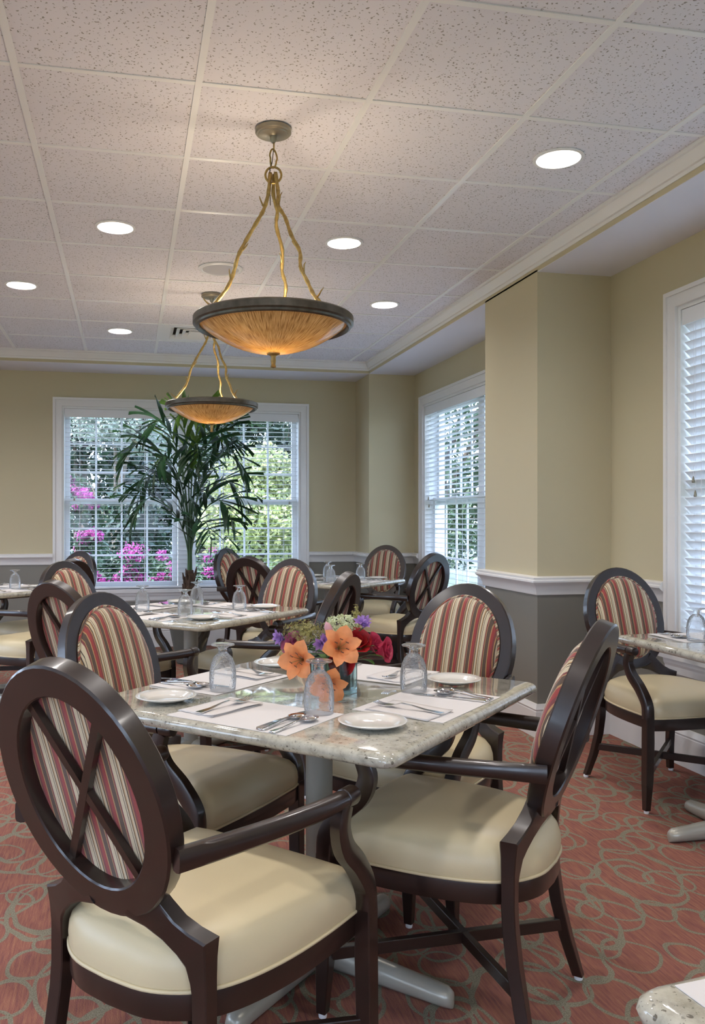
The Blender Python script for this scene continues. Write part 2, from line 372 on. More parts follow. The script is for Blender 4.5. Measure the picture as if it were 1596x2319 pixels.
for nm, (x0, x1, y0, y1) in (('column_corner', (XC, XR, YF, YB)), ('column_right', (XC, XR, 4.395, 5.105)), ('column_front', (XC, XR, .35, 1.06))):
    MB().box(x0, x1, y0, y1, 0, ZS + .01).build('column', WALL, kind='structure')
for nm, (x0, x1, y0, y1) in (('soffit_right', (XC, XR, YR, YB)), ('soffit_back', (XL, XC, YF, YB))):
    s_ = MB().box(x0, x1, y0, y1, ZS, ZC + .25).build('soffit', WALL, kind='structure')
    m = MB().box(x0 + .0005, x1, y0 + .0005, y1, ZS - .003, ZS - .0001)
    m.build('soffit_underside', SOFF, s_)
# suspended ceiling: tiles and T bars
ce = empty('ceiling', kind='structure'); T = .6096; GX, GY = -.3711, 2.3129
tile_me = MB().box(.006, T - .006, .006, T - .006, 0, .015).mesh('ceiling_tile', TILE)
i0 = int(math.floor((XL - GX) / T)) ; j0 = int(math.floor((YR - GY) / T))
half = MB().box(.006, XC - .05 - (GX + 4 * T) + .04, .006, T - .006, 0, .015).mesh('ceiling_tile', TILE)
LIGHTS = [(-1, 5), (0, 3), (2, 3), (3, 1), (3, 5), (0, 7), (-1, 1), (1, -1), (-3, 3), (-3, 7), (-4, 0), (0, -3), (3, -3), (-3, -3), (-1, -6), (2, -6), (-4, -6), (-4, 5)]
LIGHTS = [(i, j) for i, j in LIGHTS]
lightset = set(LIGHTS)
hole_me = {}
def tile_hole(r):
    n = 32; m = MB(); c = T / 2; vo = []
    for j in range(n):
        a = 2 * PI * j / n; x, y = math.cos(a), math.sin(a); k = (T / 2 - .006) / max(abs(x), abs(y)); vo.append((c + x * k, c + y * k))
    vi = [(c + r * math.cos(2 * PI * j / n), c + r * math.sin(2 * PI * j / n)) for j in range(n)]
    m.loft([[(x, y, 0) for x, y in vi], [(x, y, 0) for x, y in vo], [(x, y, .015) for x, y in vo], [(x, y, .015) for x, y in vi]], closed=True)
    return m.mesh('ceiling_tile', TILE)
th_me = tile_hole(.095)
for i in range(i0, 5):
    for j in range(j0, 9):
        x, y = GX + i * T, GY + j * T
        if x < XL - .5 or y + T > YF + .2: continue
        if (i, j) == (1, 7): continue
        me = half if i == 4 else th_me if (i, j) in lightset else tile_me
        link('ceiling_tile', me, ce, loc=(x, y, ZC + .004))
gb = MB().box(-.012, .012, YR, YF - .02, ZC - .001, ZC + .02).mesh('grid_bar', WHITE)
for i in range(i0, 5): link('grid_bar', gb, ce, loc=(GX + i * T, 0, 0))
gb = MB().box(XL, XC - .02, -.011, .011, ZC, ZC + .02).mesh('grid_bar', WHITE)
for j in range(j0, 10): link('grid_bar', gb, ce, loc=(0, GY + j * T, 0))

def molding(name, path, prof, out=1, mat=TRIM):
    """sweep a (offset, z) profile along a floor-plan polyline, mitred; offset goes to the left of travel * out"""
    P = [Vector((p[0], p[1])) for p in path]; n = len(P); rings = []
    for i in range(n):
        d0 = (P[i] - P[i - 1]).normalized() if i else None; d1 = (P[i + 1] - P[i]).normalized() if i < n - 1 else None
        n0 = Vector((-d0.y, d0.x)) if d0 else None; n1 = Vector((-d1.y, d1.x)) if d1 else None
        if n0 is None: mt = n1
        elif n1 is None: mt = n0
        else:
            mt = n0 + n1; mt = mt / (1 + n0.dot(n1))
        rings.append([(P[i].x + mt.x * o * out, P[i].y + mt.y * o * out, z) for o, z in prof])
    return MB().loft(rings).build(name, mat, ang=40, kind='structure')
RAIL = [(-.004, .808), (.010, .808), (.014, .818), (.013, .828), (.020, .845), (.026, .862), (.040, .872), (.050, .882), (.050, .892), (.042, .896), (.044, .908), (.030, .914), (-.004, .914)]
BASE = [(-.004, .001), (.018, .001), (.018, .148), (.014, .152), (.020, .162), (.014, .176), (.010, .190), (-.004, .190)]
CROWN = [(-.004, 2.668), (.006, 2.668), (.008, 2.684), (.016, 2.688), (.020, 2.700), (.036, 2.716), (.040, 2.730), (.050, 2.734), (.050, 2.752), (-.004, 2.752)]
bw0, bw1 = BWX - h - .082, BWX + h + .082
# travel so that the room lies to the right: offset with out=-1
molding('trim_1', [(XL, YB), (bw0, YB)], RAIL, -1)
molding('trim_2', [(bw1, YB), (XC, YB), (XC, YF), (XR, YF), (XR, w2c + h + .082)], RAIL, -1)
molding('trim_3', [(XR, w2c - h - .022), (XR, 5.105), (XC, 5.105), (XC, 4.395), (XR, 4.395), (XR, w3c + h + .082)], RAIL, -1)
molding('baseboard_right', [(XL, YB), (XC, YB), (XC, YF), (XR, YF), (XR, 5.105), (XC, 5.105), (XC, 4.395), (XR, 4.395), (XR, 1.06), (XC, 1.06), (XC, .35), (XR, .35), (XR, YR)], BASE, -1)
molding('baseboard_left', [(XL, YR), (XL, YB)], BASE, -1)
molding('trim_4', [(XL, YF), (XC, YF), (XC, YR)], CROWN, -1)

# ------------------------------------------------------------------ windows (local: x along wall, y outward, z world height)
gw = .975      # glazed width of one unit
def window(name, loc, rz, blinds, label):
    o = empty(name, loc, rz, kind='structure')
    hw = WW / 2; CW = .082
    cas = [(-.02, 0), (-.02, .035), (-.012, .055), (-.015, .078)]
    for s in (-1, 1):
        m = MB(); x0, x1 = sorted((s * hw, s * (hw + CW)))
        m.box(x0, x1, -.018, .002, WZ0 - .02, WZ1 + CW); xa, xb = sorted((s * (hw + CW - .022), s * (hw + CW))); m.box(xa, xb, -.028, -.018, WZ0 - .02, WZ1 + CW)
        m.build('side_casing', TRIM, o)
    m = MB().box(-hw, hw, -.018, .002, WZ1, WZ1 + CW); m.box(-hw - CW + .022, hw + CW - .022, -.028, -.018, WZ1 + CW - .022, WZ1 + CW); m.build('head_casing', TRIM, o)
    MB().box(-hw - CW - .02, hw + CW + .02, -.045, .12, WZ0 - .035, WZ0).build('window_sill', TRIM, o)
    rings = [[(x, y, z) for y, z in ((.002, WZ0 - .035), (-.030, WZ0 - .035), (-.026, WZ0 - .06), (-.018, WZ0 - .075), (-.016, WZ0 - .11), (.002, WZ0 - .125))] for x in (-hw - CW, hw + CW)]
    MB().loft(rings).build('window_apron', TRIM, o)
    m = MB(); m.box(-hw, -hw + .02, 0, WT, WZ0, WZ1).box(hw - .02, hw, 0, WT, WZ0, WZ1).box(-hw + .02, hw - .02, 0, WT, WZ1 - .02, WZ1)
    m.box(-hw + .02, hw - .02, .12, WT + .03, WZ0 - .02, WZ0 + .015).build('window_frame', WHITE, o)
    MB().box(-.058, .058, .07, WT, WZ0 + .015, WZ1 - .02).build('window_mullion', WHITE, o)
    for s in (-1, 1):
        cx = s * (.115 + gw / 2)
        for (z0, z1, y, nm, bt, tp) in ((WZ0 + .018, 1.44, .085, 'lower_sash', .045, .03), (1.385, WZ1 - .022, .125, 'upper_sash', .04, .05)):
            st = .048
            x0, x1 = cx - gw / 2, cx + gw / 2
            m = MB(); m.box(x0 - st, x0, y, y + .035, z0, z1).box(x1, x1 + st, y, y + .035, z0, z1).box(x0, x1, y, y + .035, z0, z0 + bt).box(x0, x1, y, y + .035, z1 - tp, z1)
            sash = m.build(nm, WHITE, o)
            gz0, gz1 = z0 + bt, z1 - tp
            pw, ph = gw / 4, (gz1 - gz0) / 3
            for k in range(1, 4): MB().box(x0 + k * pw - .009, x0 + k * pw + .009, y + .010, y + .024, gz0, gz1).build('muntin', WHITE, sash)
            for k in range(1, 3): MB().box(x0, x1, y + .011, y + .023, gz0 + k * ph - .009, gz0 + k * ph + .009).build('muntin', WHITE, sash)
            for a in range(4):
                for b in range(3):
                    X0, Z0 = x0 + a * pw, gz0 + b * ph
                    MB().add([(X0, y + .017, Z0), (X0 + pw, y + .017, Z0), (X0 + pw, y + .017, Z0 + ph), (X0, y + .017, Z0 + ph)], [(0, 1, 2, 3)]).build('pane', PANE, sash)
            if nm == 'lower_sash':
                MB().box(cx - .06, cx + .06, y - .012, y + .002, 1.432, 1.446).build('sash_lock', WHITE, sash)
    # daylight portal in the opening
    L = bpy.data.lights.new('window_portal', 'AREA'); L.shape = 'RECTANGLE'; L.size = WW - .06; L.size_y = WZ1 - WZ0 - .05; L.cycles.is_portal = True
    lo = bpy.data.objects.new('window_portal', L); col.objects.link(lo); lo.parent = o; lo.location = (0, WT + .04, (WZ0 + WZ1) / 2); lo.rotation_euler = (R(-90), 0, 0)
    if blinds:
        b = empty('window_blind', loc, rz, label=label, cat='blind', group='white slatted window blinds')
        hb = hw - .024
        m = MB().box(-hb, hb, .012, .062, WZ1 - .06, WZ1 - .024); m.box(-hb, hb, .006, .012, WZ1 - .10, WZ1 - .022)
        m.build('valance', BLIND, b)
        pitch = .0435; sl = MB(); tl = R(blinds)
        yy = [(-.025, 0), (0, .0015), (.025, 0)]
        r1 = [[(x, yv * math.cos(tl), zv - yv * math.sin(tl)) for yv, zv in yy] + [(x, yv * math.cos(tl), zv - yv * math.sin(tl) - .0025) for yv, zv in reversed(yy)] for x in (-hb + .004, hb - .004)]
        sm = sl.loft(r1).mesh('slat', BLIND)
        z = WZ1 - .115; n = 0
        while z > WZ0 + .045:
            link('slat', sm, b, loc=(0, .037, z)); z -= pitch
        MB().box(-hb + .004, hb - .004, .014, .060, WZ0 + .006, WZ0 + .024).build('bottom_rail', BLIND, b)
        for x in (-hb + .14, -hb + .75, -.38, .38, hb - .75, hb - .14):
            m = MB()
            for yv in (.0095, .0645): m.box(x - .0012, x + .0012, yv - .0006, yv + .0006, WZ0 + .02, WZ1 - .06)
            m.build('ladder_cord', BLIND, b)
        for x, zt in ((-hb + .09, 1.45), (-hb + .105, 1.38), (hb - .09, 1.42), (hb - .1, 2.10)):
            MB().tube([(x, .006, WZ1 - .1), (x, .005, zt)], .001, 5).build('lift_cord', BLIND, b)
            tm = MB().lathe([(.002, .03), (.005, .02), (.008, .004), (.007, -.002), (0, -.003)], (x, .003, zt - .03), 10)
            tm.build('cord_tassel', PEWTER, b, smooth=True)
    return o
window('window_1', (BWX, YB, 0), 0, 2, 'wide white slatted blind on the back window behind the palm')
window('window_2', (XR, w2c, 0), -PI / 2, 8, 'white slatted blind on the side window beyond the beige column')
window('window_3', (XR, w3c, 0), -PI / 2, 42, 'white slatted blind on the window at the right edge, nearest')
n_ = 4
for y in left: window('window_%d' % n_, (XL, y, 0), PI / 2, 0, ''); n_ += 1
for x in rear: window('window_%d' % n_, (x, YR, 0), PI, 0, ''); n_ += 1

# ------------------------------------------------------------------ chair
ca, cb_, CYC, CZC, CT = .208, .252, -.293, .753, .312
def OV(x, v, wv):   # point in the tilted plane of the oval back
    return (x, CYC - v * math.sin(CT) + wv * math.cos(CT), CZC + v * math.cos(CT) + wv * math.sin(CT))
def ell(a, b, wv, n=48, ph=0): return [OV(a * math.cos(2 * PI * j / n + ph), b * math.sin(2 * PI * j / n + ph), wv) for j in range(n)]
def seat_outline():
    P = [(.240, .262), (.243, .12), (.236, 0), (.216, -.10), (.187, -.166), (.146, -.210), (.085, -.240), (0, -.248)]
    S = [(p.x, p.y) for p in spline([(x, y, 0) for x, y in P], 4)]
    L = [(-x, y) for x, y in reversed(S[:-1])]
    F = [(-.20, .270), (-.10, .275), (0, .277), (.10, .275), (.20, .270)]
    return S + L + F
def make_chair():
    root = empty('dining_chair')
    # oval ring frame
    m = MB(); ia, ib = .150, .192; w0, w1 = -.023, .019; bv = .004
    m.loft([ell(ca - bv, cb_ - bv, w0), ell(ca, cb_, w0 + bv), ell(ca, cb_, w1 - bv), ell(ca - bv, cb_ - bv, w1), ell(ia + .003, ib + .003, w1), ell(ia, ib, w1 - .003), ell(ia, ib, w0 + .003), ell(ia + .003, ib + .003, w0)], closed=True)
    m.build('back_frame', WOOD, root, ang=35)
    # front pad, welt and rear panel
    m = MB(); rr = []
    for s_, dz in ((1, .010), (.99, .024), (.95, .036), (.86, .046), (.7, .053), (.45, .057), (.2, .059)): rr.append(ell(.157 * s_, .199 * s_, dz))
    m.loft(rr); m.build('back_cushion', STRIPE, root, smooth=True)
    MB().tube(ell(.159, .201, .022), .0048, 6, closed=True).build('welt', WELT, root, smooth=True)
    MB().loft([ell(.1505, .1925, .006), ell(.1505, .1925, .014)]).build('rear_panel', STRIPE, root)
    for s_ in (-1, 1):
        p0, p1 = (s_ * .088, .158), (-s_ * .088, -.158); d = Vector((p1[0] - p0[0], p1[1] - p0[1], 0)).normalized(); nx, ny = -d.y, d.x; hw = .0085
        q = [(p0[0] + nx * hw, p0[1] + ny * hw), (p0[0] - nx * hw, p0[1] - ny * hw), (p1[0] - nx * hw, p1[1] - ny * hw), (p1[0] + nx * hw, p1[1] + ny * hw)]
        z0, z1 = (-.011, .003) if s_ > 0 else (-.0105, .0035)
        MB().loft([[OV(a, b, z0) for a, b in q], [OV(a, b, z1) for a, b in q]]).build('cross_bar', WOOD, root)
    out = seat_outline()
    def ring(k, z, dy=0): return [(x * k, .012 + (y - .012) * k, z) for x, y in out]
    MB().loft([ring(1, .345), ring(1.004, .348), ring(1.004, .390), ring(1, .394)]).build('seat_rail', WOOD, root, ang=40)
    st = [(1.0, .394), (1.012, .404), (1.016, .420), (1.010, .438), (.985, .458), (.93, .476), (.82, .490), (.66, .4985), (.45, .503), (.2, .505)]
    seat = MB().loft([ring(k, z) for k, z in st]).build('seat', VINYL, root, smooth=True)
    MB().tube([(x * 1.012, .012 + (y - .012) * 1.012, .398) for x, y in out], .0042, 6, closed=True).build('piping', VINYL, seat, smooth=True)
    X, Y, Z = (1, 0, 0), (0, 1, 0), (0, 0, 1)
    for s_ in (1, -1):
        # rear leg with the strut that carries the oval
        S = []
        for (ox, oz), (ix, iz), yc, hd in (((.092, .590), (.040, .518), -.229, .017), ((.126, .556), (.086, .508), -.222, .018), ((.150, .530), (.122, .490), -.213, .019), ((.178, .513), (.148, .468), -.204, .020),
                ((.211, .502), (.163, .448), -.197, .021), ((.2095, .494), (.166, .438), -.196, .0205), ((.207, .465), (.170, .418), -.195, .018), ((.206, .43), (.1715, .40), -.194, .0165), ((.2065, .35), (.1725, .35), -.194, .016),
                ((.208, .30), (.174, .30), -.197, .016), ((.212, .22), (.179, .22), -.207, .016), ((.223, .12), (.192, .12), -.228, .0155), ((.243, .013), (.217, .013), -.254, .0135)):
            c = ((ox + ix) / 2, yc, (oz + iz) / 2); S.append((c, (ox - ix, 0, oz - iz), math.hypot(ox - ix, oz - iz) / 2, Y, hd))
        S = [((c[0] * s_, c[1], c[2]), (a[0] * s_, a[1], a[2]), ha, b, hb) for c, a, ha, b, hb in S]
        lg = MB().stations(S).build('leg', WOOD, root, ang=28)
        MB().lathe([(.011, 0), (.012, .006), (.010, .014)], (s_ * .234, -.254, .0), 12, cap=True).build('glide', WHITE, lg)
        S = [((.258, .250, .405), X, .018, Y, .020), ((.258, .250, .30), X, .019, Y, .020), ((.261, .250, .14), X, .018, Y, .019), ((.268, .253, .013), X, .0125, Y, .0125)]
        S = [((c[0] * s_, c[1], c[2]), a, ha, b, hb) for c, a, ha, b, hb in S]
        lg = MB().stations(S).build('leg', WOOD, root, ang=28)
        MB().lathe([(.010, 0), (.011, .006), (.009, .014)], (s_ * .268, .253, .0), 12, cap=True).build('glide', WHITE, lg)
        pts = spline([(.258, .250, .395), (.258, .243, .455), (.261, .200, .515), (.266, .148, .565), (.269, .128, .615), (.270, .140, .655)], 5)
        S = []
        for i, p_ in enumerate(pts):
            d = (pts[min(i + 1, len(pts) - 1)] - pts[max(i - 1, 0)]).normalized(); a = Vector((1, 0, 0)); b = d.cross(a)
            t_ = i / (len(pts) - 1); S.append(((p_.x * s_, p_.y, p_.z), a, .013 + .006 * (1 - t_) ** 2, b, .019 + .004 * abs(math.sin(t_ * PI))))
        MB().stations(S).build('arm_support', WOOD, root, ang=50)
        ap = spline([(.205, -.283, .668), (.232, -.19, .670), (.254, -.06, .668), (.267, .06, .667), (.270, .135, .668)], 6)
        rings = []
        for i, p_ in enumerate(ap):
            d = (ap[min(i + 1, len(ap) - 1)] - ap[max(i - 1, 0)]).normalized(); a = Vector((0, 0, 1)); b = d.cross(a).normalized(); t_ = i / (len(ap) - 1)
            ha, hb = .021 - .003 * t_, .0125 + .008 * t_; q = []
            for j in range(12):
                th = 2 * PI * j / 12; cc, ss = math.cos(th), math.sin(th); e_ = .55 + .45 * t_
                q.append(tuple(Vector((p_.x * s_, p_.y, p_.z)) + a * ha * math.copysign(abs(cc) ** e_, cc) + Vector((b.x * s_, b.y, b.z)) * hb * math.copysign(abs(ss) ** e_, ss)))
            rings.append(q)
        arm = MB().loft(rings).build('arm_rest', WOOD, root, ang=45)
        kn = MB().loft([[(.270 * s_ + r_ * math.cos(2 * PI * j / 14), y_, .668 + r_ * 1.02 * math.sin(2 * PI * j / 14)) for j in range(14)] for y_, r_ in ((.137, .0175), (.139, .020), (.172, .0205), (.180, .017), (.1815, .010))])
        kn.build('arm_knob', WOOD, arm, ang=45)
    for s_ in (1, -1):
        a = Vector((s_ * .250, .238, .155)); b = Vector((-s_ * .196, -.215, .155)); d = (b - a).normalized(); n = Vector((-d.y, d.x, 0)); zz = .0 if s_ > 0 else .0006
        MB().stations([((p.x, p.y, p.z + zz), n, .009, (0, 0, 1), .0155) for p in (a, b)]).build('stretcher', WOOD, root)
    return root
chair0 = make_chair()
CH = [ # x, y, rotz, label
 (.141, 1.753, -46.4, 'dark wooden armchair nearest the camera, cross-barred back turned to us, at left'),
 (.167, 2.607, -132.1, 'oval-backed armchair left of the front table, striped front and bluish frame, half hidden'),
 (.973, 2.729, -230.4, 'oval striped armchair behind the front table, before the beige column'),
 (.840, 2.061, 47.7, 'dark armchair right of the front table, its back seen edge-on, empty cream seat'),
 (2.393, 3.429, -178.2, 'bluish oval-backed armchair by the right window, facing the camera'),
 (.725, 4.800, -227.0, 'striped oval armchair behind the middle table, right of the palm'),
 (-.027, 3.714, -47.3, 'dark armchair with cross-barred back at the near left of the middle table'),
 (-.121, 4.800, -134.6, 'striped oval armchair left of the middle table, under the window'),
 (-.588, 5.576, 45.3, 'dark armchair of the left edge table, back turned, mostly hidden'),
 (-.610, 6.400, -225.6, 'farthest left armchair, an orange sliver of striped back visible above others'),
 (1.065, 6.842, -133.5, 'striped oval armchair just right of the palm trunk, farthest of that cluster'),
 (1.019, 5.739, -44.5, 'dark armchair with cross-barred back between middle and back right tables'),
 (.706, 3.979, 53.9, 'dark armchair with cross-barred back directly behind the flowers'),
 (2.170, 7.300, -216.0, 'striped oval armchair standing in the far right corner of the room'),
 (2.006, 6.104, 29.4, 'bluish cross-barred armchair facing left in front of the side window'),
]
for i, (x, y, rz, lb) in enumerate(CH):
    o = chair0 if i == 0 else copy_tree(chair0)
    o.location = (x, y, 0); o.rotation_euler = (0, 0, R(rz)); tag(o, lb, 'chair', 'oval-backed dining armchairs around the granite tables')

# ------------------------------------------------------------------ tables
TH_ = .032; TZ = .757
def rrect(a, b, r, n=5):
    P = []
    for cx, cy, a0 in ((a - r, b - r, 0), (-a + r, b - r, 90), (-a + r, -b + r, 180), (a - r, -b + r, 270)):
        for k in range(n + 1):
            th = R(a0 + 90 * k / n); P.append((cx + r * math.cos(th), cy + r * math.sin(th)))
    return P
def make_table(x, y, rot, lb, a=.457, b=.457, arm=.40):
    root = empty('dining_table', (x, y, 0), R(rot)); tag(root, lb, 'table', 'granite-topped pedestal tables')
    rings = []
    for k in range(7):
        th = -PI / 2 + PI * k / 6; ins = .016 * (1 - math.cos(th)); rings.append([(px, py, TZ - .016 + .016 * math.sin(th)) for px, py in rrect(a - ins, b - ins, .03)])
    MB().loft(rings).build('table_top', GRANITE, root, ang=35)
    MB().lathe([(.0375, .06), (.0375, .715)], n=28, cap=True).build('pedestal_column', COLUMN, root, ang=40)
    MB().box(-.15, .15, -.15, .15, .716, TZ - TH_).build('mounting_plate', BRONZE, root)
    for k in range(4):
        th = k * PI / 2; c, s = math.cos(th), math.sin(th); m = MB(); rings = []
        for r_, zt, wd in ((.0, .085, .034), (.04, .085, .034), (.12, .072, .032), (arm - .05, .055, .029), (arm - .018, .052, .026), (arm - .004, .044, .018), (arm, .034, .008)):
            q = []
            for j in range(12):
                ph = 2 * PI * j / 12; q.append((r_, wd * math.cos(ph), .001 + (zt - .001) * (.5 + .5 * math.sin(ph))))
            rings.append([(x_ * c - y_ * s, x_ * s + y_ * c, z_) for x_, y_, z_ in q])
        m.loft(rings).build('base_arm', NICKEL, root, ang=50)
    return root
TA = 57 - 11.62      # table 1..4 edges
T1 = C2W(.050, 2.340); T2 = C2W(-.58, 4.42); T3 = (1.559, 6.489); T4 = (-1.016, 6.13)
T5 = (2.325, 2.865); T6 = (1.011, .386)
make_table(*T1, TA - .5, 'front granite table with the flower vase, nearest whole table', .47, .47)
make_table(*T2, TA, 'middle granite table in front of the potted palm')
make_table(*T3, TA, 'back right granite table near the far corner of the room')
make_table(*T4, TA, 'granite table cut off by the left edge of the picture')
make_table(*T5, 0, 'small granite table by the right window', .34, .303, .30)
make_table(*T6, 8, 'granite table of which one rounded corner shows at bottom right')

# ------------------------------------------------------------------ place settings
def m_fork():
    m = MB(); rings = []
    for y, z, wd in ((-.095, .002, .009), (-.085, .002, .0095), (-.05, .004, .006), (-.01, .010, .0035), (.02, .012, .0035), (.035, .007, .007), (.045, .004, .0115), (.055, .003, .0125), (.062, .003, .0125)):
        rings.append([(-wd, y, z - .001), (wd, y, z - .001), (wd, y, z + .0012), (-wd, y, z + .0012)])
    m.loft(rings)
    for k in range(4):
        x = -.0102 + k * .0068; rings = []
        for y, z, wd in ((.061, .003, .0022), (.08, .004, .002), (.095, .008, .001)):
            rings.append([(x - wd, y, z - .001), (x + wd, y, z - .001), (x + wd, y, z + .001), (x - wd, y, z + .001)])
        m.loft(rings)
    return m.mesh('fork', STEEL, ang=40)
def m_knife():
    m = MB(); rings = []
    for y, wd, t_ in ((-.105, .006, .002), (-.10, .009, .004), (-.03, .0075, .0035), (.0, .006, .003), (.005, .008, .001), (.06, .0095, .001), (.09, .008, .001), (.105, .002, .001)):
        rings.append([(-wd, y, .001), (wd, y, .001), (wd, y, .001 + t_), (-wd, y, .001 + t_)])
    return m.loft(rings).mesh('knife', STEEL, ang=40)
def m_spoon():
    m = MB(); rings = []
    for y, z, wd in ((-.085, .002, .008), (-.075, .002, .009), (-.04, .004, .005), (.0, .009, .003), (.028, .010, .0032)):
        rings.append([(-wd, y, z - .001), (wd, y, z - .001), (wd, y, z + .0014), (-wd, y, z + .0014)])
    m.loft(rings)
    rr = []
    for k in range(6):
        f = k / 5; rr.append([(.0195 * (1 - f * .98) * math.cos(a), .052 + .028 * (1 - f * .98) * math.sin(a), .0095 - .0085 * (1 - (1 - f) ** 2)) for a in [2 * PI * j / 16 for j in range(16)]])
    ro = [[(x * .96, .052 + (y - .052) * .96, z - .0012) for x, y, z in r] for r in rr]
    m.loft(list(reversed(ro)) + rr, cap=False)
    return m.mesh('spoon', STEEL, smooth=True)
def m_plate():
    return MB().lathe([(0, .004), (.045, .004), (.052, .006), (.060, .011), (.079, .0165), (.0805, .0155), (.079, .0135), (.058, .006), (.045, .001), (.04, 0), (0, .0005)], n=48).mesh('side_plate', CHINA, smooth=True)
def m_goblet():
    pr = [(.0345, .0), (.0368, .012), (.0378, .035), (.0370, .055), (.0335, .075), (.0270, .092), (.0185, .101), (.0135, .1055)]
    ft = [(0, .096), (.009, .0975), (.0132, .1045), (.0116, .112), (.0125, .119), (.020, .1235), (.0325, .1265), (.0335, .129), (.031, .1305), (.012, .1300), (0, .1298)]
    return MB().lathe(pr, n=40).mesh('goblet', THIN, smooth=True), MB().lathe(ft, n=36).mesh('foot', GLASS, smooth=True)
def m_napkin():
    m = MB()
    for k, (x0, x1, y0, y1, z) in enumerate(((-.060, .060, -.092, .092, .0012), (-.058, .062, -.090, .090, .0030))):
        n = 9; v = []; f = []
        for i in range(n):
            for j in range(n):
                x = x0 + (x1 - x0) * i / (n - 1); y = y0 + (y1 - y0) * j / (n - 1)
                v.append((x, y, z + .0012 * math.sin(x * 60 + k) * math.cos(y * 37 + k * 2) + (.0035 * max(0, (i - 6) / 2) if k else 0)))
        for i in range(n - 1):
            for j in range(n - 1): f.append((i * n + j, (i + 1) * n + j, (i + 1) * n + j + 1, i * n + j + 1))
        b = len(v); v += [(p[0], p[1], p[2] - .0009) for p in v]; f += [tuple(reversed([q + b for q in g])) for g in f]
        per = [i * n for i in range(n)] + [(n - 1) * n + j for j in range(1, n)] + [i * n + n - 1 for i in range(n - 2, -1, -1)] + list(range(n - 2, 0, -1))
        for q in range(len(per)):
            a, c = per[q], per[(q + 1) % len(per)]; f.append((a, a + b, c + b, c))
        m.add(v, f)
    return m.mesh('napkin', NAPK, smooth=True)
def m_mat(): return MB().box(-.178, .178, -.125, .125, 0, .0009).mesh('placemat', PAPER)
GOB, FOOT = m_goblet()
ME = dict(fork=m_fork(), knife=m_knife(), spoon=m_spoon(), side_plate=m_plate(), goblet=GOB, napkin=m_napkin(), placemat=m_mat())
ITEM = dict(fork='steel dinner fork on a paper napkin', knife='steel table knife', spoon='steel spoon', side_plate='round white china side plate', goblet='upturned clear pebbled glass goblet', napkin='folded off-white paper napkin', placemat='white paper placemat')
CATS = dict(fork='fork', knife='knife', spoon='spoon', side_plate='plate', goblet='glass', napkin='napkin', placemat='placemat')
GRP = dict(fork='dinner forks on the tables', knife='table knives on the placemats', spoon='spoons on the placemats', side_plate='white side plates on the tables', goblet='upturned water goblets on the tables', napkin='paper napkins on the placemats', placemat='paper placemats on the tables')
def setting(tc_, rot, side, half_, where, skip=(), jit=0):
    """side: angle (deg) of the outward normal of the table edge, table-local"""
    rn = random.Random(sum(map(ord, where)))
    th = R(rot + side); nx, ny = math.cos(th), math.sin(th); rx, ry = -ny, nx      # diner's right when facing inward
    fz = math.atan2(-ny, -nx) - PI / 2                                            # local +y points inward
    def put(kind, u, v, z, dr=0, lab=None):
        if kind in skip: return
        u += rn.uniform(-.006, .006); v += rn.uniform(-.006, .006)
        x = tc_[0] + nx * (half_ - v) + rx * u; y = tc_[1] + ny * (half_ - v) + ry * u
        o = link(kind, ME[kind], None, loc=(x, y, TZ + z), rot=(0, 0, fz + dr + rn.uniform(-.03, .03)))
        if kind == 'goblet': link('foot', FOOT, o)
        tag(o, (lab or ITEM[kind]) + ', ' + where, CATS[kind], GRP[kind]); return o
    put('placemat', .022, .146, .0004)
    put('napkin', -.088, .150, .0018, R(-6)); put('fork', -.085, .150, .0062, R(-4))
    put('knife', .108, .128, .0016, R(3)); put('spoon', .134, .112, .0016, R(-3), 'steel spoon next to the knife'); put('spoon', .163, .105, .0016, R(-6), 'outer steel spoon')
    put('goblet', .142, .245, .0016); put('side_plate', -.268, .150, .0004)
# table-local outward normals: 180 -> near left, 0 -> far right, 90 -> far left, -90 -> near right
for side, wh in ((180, 'front table, nearest chair place'), (-90, 'front table, right-hand chair place'), (0, 'front table, far place under the column chair'), (90, 'front table, left-hand chair place')):
    setting(T1, TA - .5, side, .47, wh)
for side, wh in ((180, 'middle table, near left place'), (-90, 'middle table, near right place'), (0, 'middle table, far right place'), (90, 'middle table, far left place')):
    setting(T2, TA, side, .457, wh)
for side, wh in ((180, 'back right table, near left place'), (-90, 'back right table, near right place'), (0, 'back right table, corner chair place'), (90, 'back right table, far left place')):
    setting(T3, TA, side, .457, wh)
for side, wh in ((-90, 'left edge table, near place'), (0, 'left edge table, far place')):
    setting(T4, TA, side, .457, wh)
setting(T5, 0, 90, .303, 'small table by the right window', skip=('side_plate',))
o = link('placemat', ME['placemat'], None, loc=(.738, .660, TZ + .0004), rot=(0, 0, R(6)))
tag(o, 'white paper placemat on the table corner at bottom right', 'placemat', GRP['placemat'])

